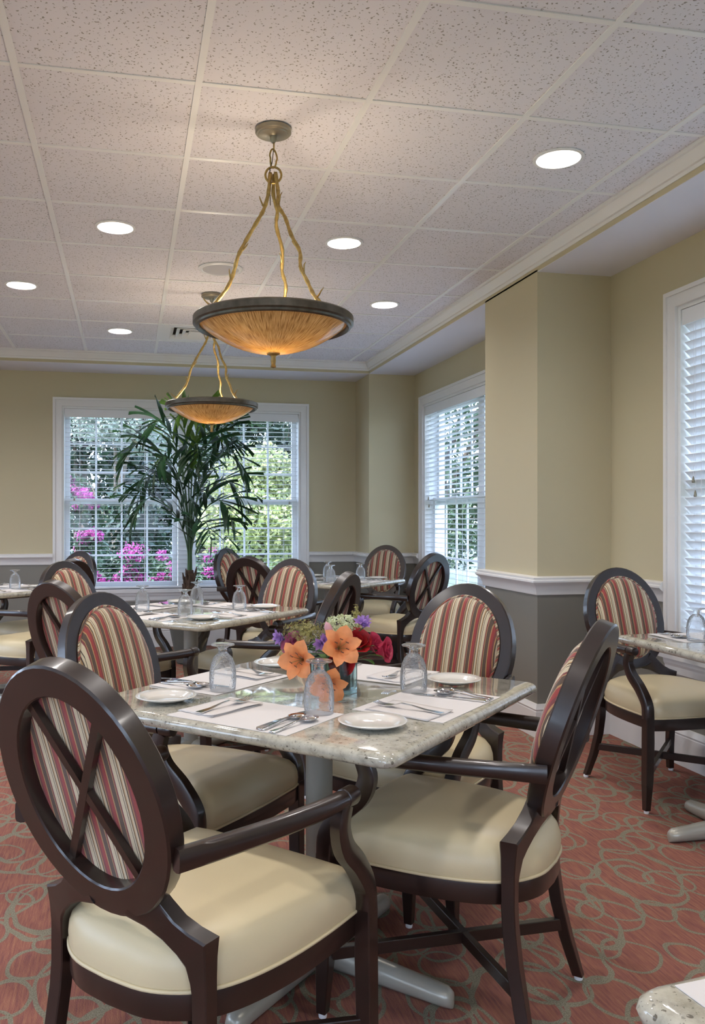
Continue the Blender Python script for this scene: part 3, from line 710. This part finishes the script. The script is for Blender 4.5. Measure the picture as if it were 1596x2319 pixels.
# ------------------------------------------------------------------ vase and flowers
VX, VY = C2W(.088, 2.312)
m = MB(); a = .050
def sq(k, z, r=.006): return [(x, y, z) for x, y in rrect(k, k, r, 3)]
m.loft([sq(a, 0), sq(a, .102), sq(a - .005, .102), sq(a - .005, .010)], cap=True)
vase = m.build('glass_vase', VASEG, ang=40, label='square aqua glass vase in the middle of the front table', cat='vase')
vase.location = (VX, VY, TZ + .0006); vase.rotation_euler = (0, 0, R(TA))
petal = lambda name, c, tr=.3, v=.12: leafmat(name, c, rough=.5, trans=tr, var=v, scale=30)
ORANGE = petal('orange_lily_petal', (.80, .30, .11)); REDR = petal('red_rose_petal', (.42, .012, .016)); PINKR = petal('pink_rose_petal', (.42, .10, .19)); LILAC = petal('lilac_petal', (.36, .20, .50))
CORAL = petal('deep_pink_petal', (.50, .04, .09)); BUDP = petal('pale_pink_bud', (.70, .38, .40)); HYD = petal('green_white_floret', (.62, .66, .40), .3, .2); SOLID = petal('goldenrod_green', (.30, .27, .09), .3, .35); LEAF = leafmat('florist_leaf', (.07, .16, .03), trans=.3, scale=20)
ANTH = plain('brown_anther', (.12, .03, .01), .7)
def atpx(px, py, d): # a point that stands at depth d from the eye, used to read positions off the photograph
    xc = (px - PX) / FPX * d; x, y = C2W(xc, d); return Vector((x, y, EYE + (PY - py) / FPX * d))
def frame(n, up=Vector((0, 0, 1))):
    n = Vector(n).normalized(); a = up.cross(n)
    if a.length < 1e-3: a = Vector((1, 0, 0))
    a.normalize(); return Matrix((a, n.cross(a), n)).transposed().to_4x4()
def petal_grid(L, W, curl, tip=.75, base=.25, cup=.25, n=8, k=5):
    """petal along +x, opening towards +z at the root; curl bends it back"""
    rows = []
    for i in range(n):
        t = i / (n - 1); wd = W * (base + (1 - base) * math.sin(min(1, t / .55) * PI / 2)) * (1 if t < .55 else math.cos((t - .55) / .45 * PI / 2) ** tip)
        ang = R(62) - curl * t * t; rows.append((t, wd, ang))
    pts = []; x = z = 0
    for i, (t, wd, ang) in enumerate(rows):
        pts.append([(x, -wd / 2 + wd * j / (k - 1), z + cup * wd * (abs(2 * j / (k - 1) - 1) ** 2)) for j in range(k)])
        x += L / (n - 1) * math.cos(ang); z += L / (n - 1) * math.sin(ang)
    return pts
def add_grid(m, g, M, th=.0006):
    n, k = len(g), len(g[0]); v = [M @ Vector(p) for r in g for p in r]; f = [(i * k + j, (i + 1) * k + j, (i + 1) * k + j + 1, i * k + j + 1) for i in range(n - 1) for j in range(k - 1)]
    m.add(v, f)
def stem(root, p, mat=STEM):
    q = Vector((VX, VY, TZ + .02)) + Vector((random.uniform(-.025, .025), random.uniform(-.025, .025), 0)); mid = Vector((VX, VY, TZ + .10)) + Vector((random.uniform(-.025, .025), random.uniform(-.025, .025), 0))
    if (p - mid).length < .01: return
    MB().tube(spline([q, mid, p], 5), .0022, 6).build('stem', mat, root)
def flower_root(name, p, lb, cat='flower', grp=None): return empty(name, (0, 0, 0), label=lb, cat=cat, group=grp)
def lily(p, n, s, lb, mat=ORANGE):
    r = flower_root('lily', p, lb, grp='orange lilies in the vase'); M = Matrix.Translation(p) @ frame(n)
    for k in range(6):
        g = petal_grid(.080 * s, (.050 if k % 2 else .036) * s, R(78 + 14 * (k % 3)), tip=.6, cup=.10)
        m = MB(); add_grid(m, g, M @ Matrix.Rotation(k * PI / 3 + .2, 4, 'Z')); m.build('petal', mat, r, smooth=True)
    for k in range(6):
        A = M @ Matrix.Rotation(k * PI / 3 + .5, 4, 'Z'); e = A @ Vector((.017 * s, 0, .048 * s))
        st = MB().tube([A @ Vector((0, 0, 0)), A @ Vector((.006 * s, 0, .03 * s)), e], .0007, 5).build('stamen', SOLID, r)
        MB().tube([e + (M.to_3x3() @ Vector((-.004, .002, 0))) * s, e + (M.to_3x3() @ Vector((.004, -.002, .001))) * s], .0014, 6).build('anther', ANTH, st)
    stem(r, p); return r
def rose(p, n, s, lb, mat, grp):
    r = flower_root('rose', p, lb, grp=grp); M = Matrix.Translation(p) @ frame(n); q = 0
    for ring_, (cnt, rad, hgt, wd, opn) in enumerate(((3, .005, .032, .022, .0), (4, .011, .033, .028, .15), (5, .018, .031, .034, .40), (5, .025, .027, .038, .8))):
        for k in range(cnt):
            g = []
            for i in range(6):
                t = i / 5; a_half = (wd * .5 * (.5 + .5 * math.sin(t * PI * .75)) / rad) if rad > .008 else 1.3
                rr_ = rad * (.55 + .5 * t) + opn * .012 * t ** 3; a_half = min(a_half, 1.25)
                g.append([((rr_ + .0015 * math.cos(j)) * math.cos(a_half * (j / 3 - 1)), (rr_) * math.sin(a_half * (j / 3 - 1)), -.012 + hgt * t - .004 * abs(j / 3 - 1) ** 2 * t) for j in range(7)])
            m = MB(); add_grid(m, g, M @ Matrix.Rotation(2 * PI * k / cnt + ring_ * .7, 4, 'Z') @ Matrix.Scale(s, 4)); m.build('petal', mat, r, smooth=True)
    stem(r, M @ Vector((0, 0, -.012))); return r
def spiky(p, n, s, lb, mat=LILAC, cnt=3, grp='small purple flowers in the vase'):
    r = flower_root('purple_flower', p, lb, grp=grp)
    for b in range(cnt):
        nn = Vector(n) + Vector((random.uniform(-.5, .5), random.uniform(-.5, .5), random.uniform(-.3, .5))); M = Matrix.Translation(p + Vector((random.uniform(-.01, .01), random.uniform(-.01, .01), random.uniform(-.01, .01))) * (b > 0)) @ frame(nn)
        for k in range(6):
            g = petal_grid(.028 * s, .011 * s, R(60), tip=.8, cup=.2, n=5, k=3); m = MB(); add_grid(m, g, M @ Matrix.Rotation(k * PI / 3, 4, 'Z')); m.build('petal', mat, r, smooth=True)
    stem(r, p)
def puff(name, p, rad, cnt, sz, mat, lb, cat='flower', stretch=(1, 1, 1), nst=1):
    r = flower_root(name, p, lb, cat); V = []; Fc = []
    for i in range(cnt):
        d = Vector((random.gauss(0, 1), random.gauss(0, 1), random.gauss(0, 1))).normalized(); q = p + Vector((d.x * stretch[0], d.y * stretch[1], d.z * stretch[2])) * rad * random.uniform(.78, 1.0) if nst == 1 else p + Vector((d.x * stretch[0], d.y * stretch[1], d.z * stretch[2])) * rad * random.uniform(0, 1) ** .5
        M = frame(d + Vector((random.uniform(-.5, .5),) * 3)).to_3x3()
        for k in range(4):
            a0 = k * PI / 2 + i; b = len(V)
            V += [q, q + M @ Vector((math.cos(a0 - .5) * sz * .8, math.sin(a0 - .5) * sz * .8, sz * .15)), q + M @ Vector((math.cos(a0) * sz * 1.15, math.sin(a0) * sz * 1.15, sz * .3)), q + M @ Vector((math.cos(a0 + .5) * sz * .8, math.sin(a0 + .5) * sz * .8, sz * .15))]
            Fc.append((b, b + 1, b + 2, b + 3))
    me = raw_mesh('florets', [tuple(v) for v in V], Fc, mat); link('florets', me, r, kind='stuff'); stem(r, p); return r
toCam = (-Vector((VX, VY, 0))).normalized(); rightW = Vector((math.cos(YAW), math.sin(YAW), 0)); UP = Vector((0, 0, 1))
D0 = 2.312
lily(atpx(688, 1494, D0 - .07), toCam * 1 - rightW * .45 + UP * .15, .98, 'orange lily facing us, leftmost in the bouquet')
lily(atpx(764, 1470, D0 - .08), toCam * 1 + rightW * .25 + UP * .35, 1.0, 'orange lily standing highest in the middle of the bouquet')
lily(atpx(742, 1538, D0 - .075), toCam * 1 + rightW * .05 - UP * .25, .95, 'orange lily hanging lowest behind the front goblet')
rose(atpx(806, 1456, D0 - .02), toCam * .8 + rightW * .2 + UP * .7, 1.15, 'open red rose right of the orange lilies', REDR, 'red roses in the vase')
rose(atpx(845, 1462, D0 - .0), toCam * .5 + rightW * .8 + UP * .5, 1.0, 'deep pink rose between the red rose and the rightmost bloom', CORAL, 'deep pink roses in the vase')
rose(atpx(868, 1472, D0 - .02), toCam * .5 + rightW * 1 + UP * .1, 1.0, 'deep pink rose farthest right in the bouquet', CORAL, 'deep pink roses in the vase')
rose(atpx(772, 1500, D0 - .02), toCam * .8 + rightW * .1 - UP * .1, 1.05, 'dark red rose low behind the middle lily', REDR, 'red roses in the vase')
rose(atpx(666, 1460, D0 - .01), toCam * .7 - rightW * .5 + UP * .6, 1.0, 'mauve pink rose at the left of the bouquet', PINKR, None)
spiky(atpx(642, 1446, D0 - .0), toCam * .4 - rightW * 1 + UP * .3, 1.1, 'purple flower at the far left tip of the bouquet')
spiky(atpx(728, 1456, D0 - .06), toCam * 1 + UP * .2, 1.1, 'purple flower between the two upper lilies')
spiky(atpx(822, 1422, D0 - .02), toCam * .6 + rightW * .3 + UP * .8, 1.1, 'purple flower at the upper right of the bouquet')
g = flower_root('flower_bud', None, 'pale pink lily bud pointing up above the lilies'); 
pb = atpx(752, 1448, D0 - .07); pt = atpx(738, 1408, D0 - .07); MB().tube(spline([pb, pb.lerp(pt, .4), pb.lerp(pt, .8), pt], 4), [.004, .007, .009, .0105, .011, .0112, .011, .010, .009, .007, .005, .003, .001], 10).build('bud', BUDP, g, smooth=True); stem(g, pb)
puff('hydrangea', atpx(775, 1416, D0 + .01), .040, 110, .0085, HYD, 'pale green hydrangea head at the top of the bouquet', stretch=(1.25, 1.1, .7))
puff('goldenrod', atpx(690, 1430, D0 + .0), .055, 520, .0042, SOLID, 'olive green goldenrod filler left of the hydrangea', stretch=(1.2, 1, .62), nst=2)
puff('goldenrod', atpx(806, 1398, D0 + .02), .030, 130, .0040, SOLID, 'olive goldenrod spike rising at the upper right', stretch=(.45, .5, 1.2), nst=2)
puff('goldenrod', atpx(645, 1478, D0 + .0), .022, 70, .0040, SOLID, 'small goldenrod sprig at the lower left of the bouquet', stretch=(.8, .8, .9), nst=2)
for k, (p_, q_) in enumerate((((800, 1496), (868, 1500)), ((800, 1490), (850, 1472)), ((810, 1495), (846, 1512)), ((716, 1480), (735, 1500)), ((700, 1470), (722, 1462)))):
    a_ = atpx(*p_, D0); b_ = atpx(*q_, D0 - .05); m = MB(); L_ = (b_ - a_).length
    gg = petal_grid(L_ * 1.1, .020, R(60), tip=1, cup=.1); X_ = (b_ - a_).normalized(); Z_ = (UP - X_ * UP.dot(X_)).normalized(); Y_ = Z_.cross(X_)
    Mx = Matrix.Translation(a_) @ Matrix((X_, Y_, Z_)).transposed().to_4x4() @ Matrix.Rotation(R(40), 4, 'Y'); add_grid(m, gg, Mx)
    o = m.build('green_leaf', LEAF, None, smooth=True); tag(o, ['long green leaf reaching lowest right below the pink roses', 'green leaf under the rightmost pink rose', 'short green leaf over the vase rim at right', 'green leaf below the purple flower amid the lilies', 'small green leaf behind the left lily'][k], 'leaf', 'green leaves in the bouquet')

# ------------------------------------------------------------------ pendants
def pendant(x, y, lb, lit):
    r = empty('pendant_lamp', (x, y, 0)); tag(r, lb, 'pendant lamp', 'amber bowl pendant lamps')
    MB().lathe([(0, 2.744), (.070, 2.744), (.070, 2.730), (.066, 2.726), (.058, 2.7255), (.056, 2.723), (.020, 2.722), (.014, 2.718), (.013, 2.702), (.006, 2.692), (0, 2.692)], n=40).build('canopy', PEWTER, r, ang=40)
    RZ = 1.985; RR = .31
    MB().lathe([(RR - .028, RZ + .030), (RR - .006, RZ + .032), (RR, RZ + .026), (RR, RZ + .002), (RR - .008, RZ - .003), (RR - .010, RZ - .010), (RR - .018, RZ - .014), (RR - .024, RZ - .008), (RR - .030, RZ + .012), (RR - .028, RZ + .030)], n=72).build('rim', BRONZE, r, ang=35)
    bw = []
    for k in range(15):
        t = k / 14; rad = (RR - .026) * math.cos(t * PI / 2 * .999); bw.append((max(rad, .001), RZ + .002 - .108 * math.sin(t * PI / 2) ** 1.0))
    def prof(dr): 
        o_ = []
        for k in range(17):
            t = k / 16; rad = (RR - .026 + dr) * (1 - t) ; o_.append((max(rad, .0005), RZ + .002 - (.108 + dr) * (1 - ((1 - t)) ** 2.1)))
        return o_
    MB().lathe(prof(0) + prof(-.004)[::-1], n=64).build('glass_bowl', BOWL, r, smooth=True)
    MB().lathe([(0, RZ - .100), (.026, RZ - .104), (.026, RZ - .110), (.012, RZ - .116), (.009, RZ - .122), (.010, RZ - .135), (.008, RZ - .150), (.011, RZ - .160), (0, RZ - .164)], n=16).build('finial', GOLD, r, ang=40)
    f = math.atan2(y, x)         # branch arms: one swings towards the far side
    for q, a0 in enumerate((15, 135, -105)):
        az = PI / 2 + YAW - R(a0); c, s = math.cos(az), math.sin(az)
        prof_ = [(.012, 2.575), (.020, 2.50), (.034, 2.44), (.060, 2.39), (.105, 2.31), (.140, 2.24), (.155, 2.18), (.180, 2.12), (.225, 2.06), (.268, 2.012)]
        pts = []
        for k, (rr_, z) in enumerate(prof_):
            wob = (.006 if k % 2 else -.006) * (k > 0) * (k < 9); pts.append((rr_ * c - wob * s, rr_ * s + wob * c, z))
        sp = spline(pts, 4); rad = [.0075 + .0012 * math.sin(i * 2.1) for i in range(len(sp))]
        arm = MB().tube(sp, rad, 8).build('branch_arm', GOLD, r, smooth=True)
        for ki, (idx, dr, dz) in enumerate(((8, .016, .035), (19, -.028, .030), (26, .006, .034), (33, .030, .022))):
            p = sp[idx]; e = Vector((p.x + dr * c + .004 * s, p.y + dr * s - .004 * c, p.z + dz)); e2 = e + Vector((dr * .2 * c - .006 * s, dr * .2 * s, .010))
            MB().tube([p, p.lerp(e, .6) + Vector((0, 0, -.003)), e, e2], [.0045, .0032, .0026, .0012], 6).build('twig', GOLD, arm, smooth=True)
    rg = [(.031 * math.cos(2 * PI * k / 24) * math.cos(YAW), .031 * math.cos(2 * PI * k / 24) * math.sin(YAW), 2.568 + .031 * math.sin(2 * PI * k / 24)) for k in range(24)]
    MB().tube(rg, .0045, 8, closed=True).build('ring', GOLD, r, smooth=True)
    lp = [(.0155 * math.sin(2 * PI * k / 24) * (1 if math.cos(2 * PI * k / 24) > 0 else .75 + .25 * 0), 0.006 * math.sin(4 * PI * k / 24), 2.632 + .036 * math.cos(2 * PI * k / 24)) for k in range(24)]
    MB().tube([(a_ * math.cos(YAW + .3), a_ * math.sin(YAW + .3) + b_, c_) for a_, b_, c_ in lp], .0035, 8, closed=True).build('chain_loop', GOLD, r, smooth=True)
    MB().tube([(0.002, .004 * math.sin(k / 16 * 2 * PI), 2.68 + .018 * math.cos(k / 16 * 2 * PI)) for k in range(16)], .0028, 6, closed=True).build('hook', GOLD, r, smooth=True)
    MB().tube(spline([(.004, .004, 2.70), (-.004, .004, 2.62), (-.014, 0, 2.58), (-.012, 0, 2.45)], 5), .0018, 6).build('wire', BRONZE, r, smooth=True)
    for k in range(3):
        a_ = 2 * PI * k / 3 + .5; MB().lathe([(.004, .0), (.018, .01), (.024, .035), (.018, .055), (.005, .062)], (.07 * math.cos(a_), .07 * math.sin(a_), RZ - .075), 14).build('bulb', BULB, r, smooth=True)
    L = bpy.data.lights.new('pendant_light', 'POINT'); L.energy = PENDANT; L.color = (1, .87, .70); L.shadow_soft_size = .06
    lo = bpy.data.objects.new('pendant_light', L); col.objects.link(lo); lo.parent = r; lo.location = (0, 0, RZ - .045)
    return r
pendant(.549, 3.205, 'amber glass bowl pendant with gold branch arms, nearer and larger', 1)
pendant(.548, 5.645, 'amber glass bowl pendant with gold branch arms, farther one by the palm', 1)

# ------------------------------------------------------------------ ceiling fixtures
LB = {(-1, 5): 'lit recessed ceiling light at the left edge', (0, 3): 'lit recessed ceiling light left of the near pendant', (2, 3): 'lit recessed ceiling light just right of the near pendant arms', (3, 1): 'largest lit recessed ceiling light, nearest the crown moulding at upper right', (3, 5): 'small lit recessed ceiling light above the right end of the near bowl', (0, 7): 'farthest lit recessed ceiling light, left of the vent'}
for (i, j) in LIGHTS:
    x, y = GX + (i + .5) * T, GY + (j + .5) * T
    r = empty('recessed_light', (x, y, ZC)); tag(r, LB.get((i, j), 'lit recessed ceiling light out of the picture behind the camera'), 'ceiling light', 'recessed ceiling lights')
    MB().lathe([(.088, .004), (.104, .003), (.104, -.001), (.090, -.003), (.086, .004), (.084, .035)], n=40).build('trim_ring', WHITE, r, ang=40)
    MB().lathe([(.085, .004), (.078, .05), (.060, .075)], n=40).build('reflector', WHITE, r, smooth=True)
    MB().lathe([(.0005, .045), (.079, .045)], n=40).build('diffuser', BULB, r)
    L = bpy.data.lights.new('downlight', 'AREA'); L.shape = 'DISK'; L.size = .15; L.energy = DOWNLIGHT; L.color = (1, .95, .92); L.spread = R(150)
    lo = bpy.data.objects.new('downlight', L); col.objects.link(lo); lo.parent = r; lo.location = (0, 0, .040)
r = empty('ceiling_speaker', (GX + 1.5 * T, GY + 4.5 * T, ZC)); tag(r, 'round white ceiling speaker behind the near pendant arms', 'speaker')
MB().lathe([(.108, .002), (.132, .003), (.134, -.001), (.128, -.006), (.112, -.008), (.108, -.004)], n=48).build('speaker_rim', WHITE, r, ang=40)
MB().lathe([(.0005, -.006), (.06, -.0055), (.109, -.004)], n=48).build('speaker_grille', SPEAKER, r, smooth=True)
r = empty('air_vent', (GX + 1.5 * T, GY + 7.5 * T, ZC)); tag(r, 'square white ceiling air vent with nested louvres beside the near bowl', 'vent')
hT = T / 2 - .012
m = MB(); 
def sqr(k, z): return [(k, k, z), (-k, k, z), (-k, -k, z), (k, -k, z)]
m.loft([sqr(hT, .003), sqr(.215, .003), sqr(.215, .012), sqr(hT, .012)], closed=True).build('vent_panel', WHITE, r)
for k_, a_ in enumerate((.215, .165, .115, .065)):
    MB().loft([sqr(a_, .002), sqr(a_ - .032, .030), sqr(a_ - .030, .033), sqr(a_ + .002, .006)], closed=True).build('louver', WHITE, r)
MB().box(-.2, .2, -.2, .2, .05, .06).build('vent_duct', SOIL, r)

# ------------------------------------------------------------------ palm
PXW, PYW = .52, 7.30
pr = empty('potted_palm', (PXW, PYW, 0)); tag(pr, 'tall dark green potted palm in front of the back window', 'plant')
MB().lathe([(.10, 0), (.115, .01), (.20, .42), (.215, .43), (.215, .47), (.195, .47), (.185, .42)], n=40, cap=False).build('planter', POT, pr, ang=40)
MB().lathe([(.0005, .43), (.188, .43)], n=32).build('soil', SOIL, pr)
m = MB().lathe([(.055, .42), (.060, .55), (.045, .70), (.03, .80)], n=14, cap=True); m.build('trunk', BARK, pr, smooth=True)
for k in range(22):
    a = k * 2.4; z = .50 + .27 * k / 22; rr_ = .055 - .012 * k / 22; c, s = math.cos(a), math.sin(a)
    MB().tube([(rr_ * .7 * c, rr_ * .7 * s, z - .03), (rr_ * 1.15 * c, rr_ * 1.15 * s, z + .02), (rr_ * 1.35 * c, rr_ * 1.35 * s, z + .07)], [.013, .011, .004], 6).build('leaf_base', BARK, pr)
lf = []
for q in range(3):
    m = MB(); L_, W_ = 1.0, .085 + .015 * q; g = []
    for i in range(7):
        t = i / 6; wd = W_ * math.sin(PI * min(1, .12 + t * .88)) ** .8; g.append([(t, -wd / 2, .12 * wd + -.20 * t * t * (.6 + .3 * q)), (t, 0, -.20 * t * t * (.6 + .3 * q)), (t, wd / 2, .12 * wd - .28 * t * t * (.6 + .3 * q))])
    add_grid(m, g, Matrix.Identity(4)); lf.append((m.mesh('leaflet', PALM, smooth=True), None))
lfy = []
for me, _ in lf:
    k_ = me.copy(); k_.materials.clear(); k_.materials.append(PALMY); lfy.append(k_)
# fronds: tip target (dx along view right, dy towards camera, z), start height
FR = [(-.58, .10, 1.66, 1.90, 0), (-.45, .25, 1.22, 1.42, 0), (-.48, -.15, 1.40, 1.64, 0), (.46, .05, 1.62, 1.80, 0), (.38, .22, 1.22, 1.40, 0), (.42, -.2, 1.40, 1.58, 0), (.36, .12, 1.86, 1.98, 0), (-.34, .18, 1.96, 2.06, 0),
      (-.10, .05, 2.16, 2.12, 1), (.12, -.05, 2.10, 2.10, 1), (.22, .32, 1.06, 1.22, 0), (-.26, .30, 1.60, 1.76, 0), (.12, .35, 1.72, 1.86, 0), (-.12, -.35, 1.75, 1.90, 1), (.25, -.30, 1.92, 2.02, 0)]
rv = Vector((math.cos(YAW), math.sin(YAW), 0)); tv = Vector((math.sin(-YAW) * -1, -math.cos(YAW), 0))
for k, (dx, dy, ztip, zapex, yo) in enumerate(FR):
    base = Vector((random.uniform(-.02, .02), random.uniform(-.02, .02), .72)); P_ = lambda f, z: rv * dx * f + tv * dy * f + Vector((0, 0, z))
    sp = spline([base, P_(.05, .72 + (zapex - .72) * .42), P_(.24, .72 + (zapex - .72) * .78), P_(.62, zapex), P_(.86, zapex - (zapex - ztip) * .3), P_(1.0, ztip)], 7)
    fr = MB().tube(sp, [.008 - .0062 * i / (len(sp) - 1) for i in range(len(sp))], 6).build('frond_stem', STEM, pr, smooth=True)
    n_l = 20 if k else 18
    for i in range(n_l):
        t = .30 + .69 * i / (n_l - 1); u = t * (len(sp) - 1); i_ = min(int(u), len(sp) - 2); p = sp[i_].lerp(sp[i_ + 1], u - i_); d = (sp[i_ + 1] - sp[i_]).normalized()
        side = 1 if i % 2 else -1; hz = d.cross(UP).normalized() * side
        X_ = (hz * .85 + d * (.75 + .5 * (t - .5)) + UP * random.uniform(-.05, .25)).normalized()
        if i >= n_l - 2: X_ = (d + hz * .25).normalized()
        Z_ = (UP - X_ * UP.dot(X_)).normalized(); Y_ = Z_.cross(X_); Ln = (.42 - .24 * abs(t - .55) / .45) * random.uniform(.85, 1.1)
        Mx = Matrix.Translation(p) @ (Matrix((X_, Y_, Z_)).transposed().to_4x4()) @ Matrix.Rotation(random.uniform(-.35, .35), 4, 'X') @ Matrix.Scale(Ln, 4)
        o = link('leaflet', (lfy if yo else [q_[0] for q_ in lf])[random.randrange(3)], fr); o.matrix_local = Mx

# ------------------------------------------------------------------ garden outside
def gz(x, y):
    return -.30 + .9 * (1 / (1 + math.exp(-(math.hypot(x, y) - 30) / 5)))
GRASS = leafmat('lawn', (.07, .11, .045), trans=0, var=.3, scale=.6)
V = []; Fc = []; n = 61
for i in range(n):
    for j in range(n):
        x = -60 + 120 * i / (n - 1); y = -40 + 120 * j / (n - 1); V.append((x, y, gz(x, y)))
for i in range(n - 1):
    for j in range(n - 1): Fc.append((i * n + j, (i + 1) * n + j, (i + 1) * n + j + 1, i * n + j + 1))
o = link('lawn', raw_mesh('lawn', V, Fc, GRASS)); tag(o, kind='structure')
def leaf_cloud(blobs, cnt, size, mat, name, parent, seed=1):
    rg = np.random.RandomState(seed); B = np.array(blobs, float); vol = B[:, 3] ** 2; idx = rg.choice(len(B), cnt, p=vol / vol.sum())
    d = rg.normal(size=(cnt, 3)); d /= np.linalg.norm(d, axis=1)[:, None]; rad = rg.uniform(.55, 1.05, cnt)[:, None]
    c = B[idx, :3] + d * B[idx, 3:4] * rad * np.array([1, 1, .85])
    a = rg.normal(size=(cnt, 3)); a /= np.linalg.norm(a, axis=1)[:, None]; b = np.cross(a, d + rg.normal(scale=.6, size=(cnt, 3))); b /= np.linalg.norm(b, axis=1)[:, None] + 1e-9
    s = size * rg.uniform(.6, 1.3, cnt)[:, None]
    v = np.stack([c - a * s, c - b * s * .5, c + a * s, c + b * s * .5], 1).reshape(-1, 3); f = np.arange(cnt * 4).reshape(-1, 4)
    return link(name, raw_mesh(name, v, f, mat), parent, kind='stuff')
DG = leafmat('dark_evergreen_leaf', (.018, .038, .022), trans=.1, scale=.8); MG = leafmat('mid_green_leaf', (.045, .085, .038), trans=.2, scale=.8)
LG = leafmat('lime_leaf', (.40, .44, .20), trans=.35, scale=1.2); PG = leafmat('pale_leaf', (.30, .34, .28), trans=.3, scale=1.2); PK = leafmat('pink_blossom', (.42, .06, .27), trans=.3, var=.25, scale=4)
TRK = plain('tree_bark', srgb(95, 85, 75), .9, noise=.4, nscale=12)
def tree(name, px, d, ztop, rad, mat, lb, cat='tree', cnt=5000, size=.07, zb=None, seed=1, grp=None, flowers=0, fsize=.035):
    x, y = C2W((px - PX) / FPX * d, d); g0 = gz(x, y); r = empty(name, (x, y, g0)); tag(r, lb, cat, grp); rg = random.Random(seed); zb = zb if zb is not None else .3
    H_ = ztop - g0
    m = MB().tube([(0, 0, -.05), (.03, .02, H_ * .3), (-.02, 0, H_ * .7)], [.035 * H_ / 2, .028 * H_ / 2, .012 * H_ / 2], 8)
    for k in range(4):
        a = rg.uniform(0, 6.28); m.tube([(0, 0, H_ * (.2 + .08 * k)), (rad * .3 * math.cos(a), rad * .3 * math.sin(a), H_ * (.38 + .1 * k)), (rad * .55 * math.cos(a), rad * .55 * math.sin(a), H_ * (.5 + .1 * k))], [.02 * H_ / 2, .014 * H_ / 2, .005 * H_ / 2], 6)
    m.build('trunk', TRK, r)
    bl = []
    nb = 16
    for k in range(nb):
        a = rg.uniform(0, 6.28); q = rg.uniform(.1, .75) * rad; t = rg.uniform(0, 1); z = zb + (H_ - zb - rad * .35) * t; sh = 1 - .45 * t
        bl.append((q * sh * math.cos(a), q * sh * math.sin(a), z + rad * .1, rad * rg.uniform(.28, .5)))
    bl.append((0, 0, H_ - rad * .4, rad * .42))
    leaf_cloud(bl, cnt, size, mat, 'foliage', r, seed)
    if flowers:
        fb = [(b[0] + rg.uniform(-.1, .1), b[1] - b[3] * .6 + rg.uniform(-.1, .1), b[2] + b[3] * rg.uniform(-.2, .8), b[3] * .42) for b in bl for _ in range(2)]
        leaf_cloud(fb, flowers, fsize, PK, 'blossoms', r, seed + 5)
    return r
grpT = 'trees beyond the back lawn'
for k, (px, d, zt, rd, mt) in enumerate(((60, 26, 7, 3.2, DG), (190, 24, 6.3, 2.6, DG), (330, 27, 3.9, 2.6, MG), (455, 26, 5.8, 2.4, DG), (585, 30, 6.8, 2.8, MG), (700, 28, 7.5, 3.0, DG), (840, 30, 7.5, 3.0, MG))):
    tree('background_tree', px, d, zt, rd, mt, ['dark tree at the far left beyond the window edge', 'tall dark evergreen behind the pink bush on the left', 'lower green tree under the patch of sky', 'dark tree straight behind the palm', 'green tree behind the lime green one', 'dark tree beyond the right jamb of the back window', 'green tree hidden beyond the corner of the room'][k], cnt=7000, size=.13, zb=.2, seed=20 + k, grp=grpT)
tree('pale_tree', 262, 17, 4.3, 1.35, PG, 'pale sunlit foliage at the top left of the back window', cnt=6000, size=.055, zb=3.1, seed=41)
tree('conical_bush', 290, 15, 1.9, 1.0, DG, 'dark conical bush in the middle of the left window half', 'bush', cnt=6000, size=.06, zb=.0, seed=42)
tree('lime_tree', 590, 15.5, 2.55, 1.45, LG, 'bright lime green small tree right of the palm', cnt=9000, size=.06, zb=.85, seed=43)
tree('crepe_myrtle', 170, 11.5, 1.85, .55, MG, 'pink flowering crepe myrtle rising at the left edge of the window', 'bush', cnt=2500, size=.04, zb=.1, seed=51, grp='pink flowering bushes', flowers=2600, fsize=.026)
for k, (px, d, zt, rd, lb) in enumerate(((300, 10.6, .86, .50, 'pink flowering bush low in the left half of the back window'), (372, 10.2, .88, .45, 'pink flowering bush just left of the palm stems'), (482, 10.8, .86, .50, 'pink flowering bush right of the palm stems'), (215, 10.0, .62, .40, 'low pink flowering bush under the crepe myrtle'), (600, 12.2, .45, .40, 'small pink bush beneath the lime tree'))):
    tree('flowering_bush', px, d, zt, rd, MG, lb, 'bush', cnt=1800, size=.035, zb=.05, seed=60 + k, grp='pink flowering bushes', flowers=1500, fsize=.022)
for k, (x, y, zt, rd, mt) in enumerate(((7.8, 21, 8.5, 3.3, MG), (11, 9, 5.5, 2.2, PG), (10, 5.0, 4.6, 2.0, MG), (5.6, 14.5, 6.0, 2.3, MG))):
    dd = -math.sin(YAW) * x + math.cos(YAW) * y; xc = math.cos(YAW) * x + math.sin(YAW) * y
    tree('side_tree', PX + xc / dd * FPX, dd, zt, rd, mt, ['green tree seen through the side window blind', 'pale tree outside between the two right windows', 'green tree outside the right edge window', 'dark tree outside beyond the back right corner'][k], cnt=6000, size=.08, zb=.2, seed=80 + k, grp='trees outside the side windows')
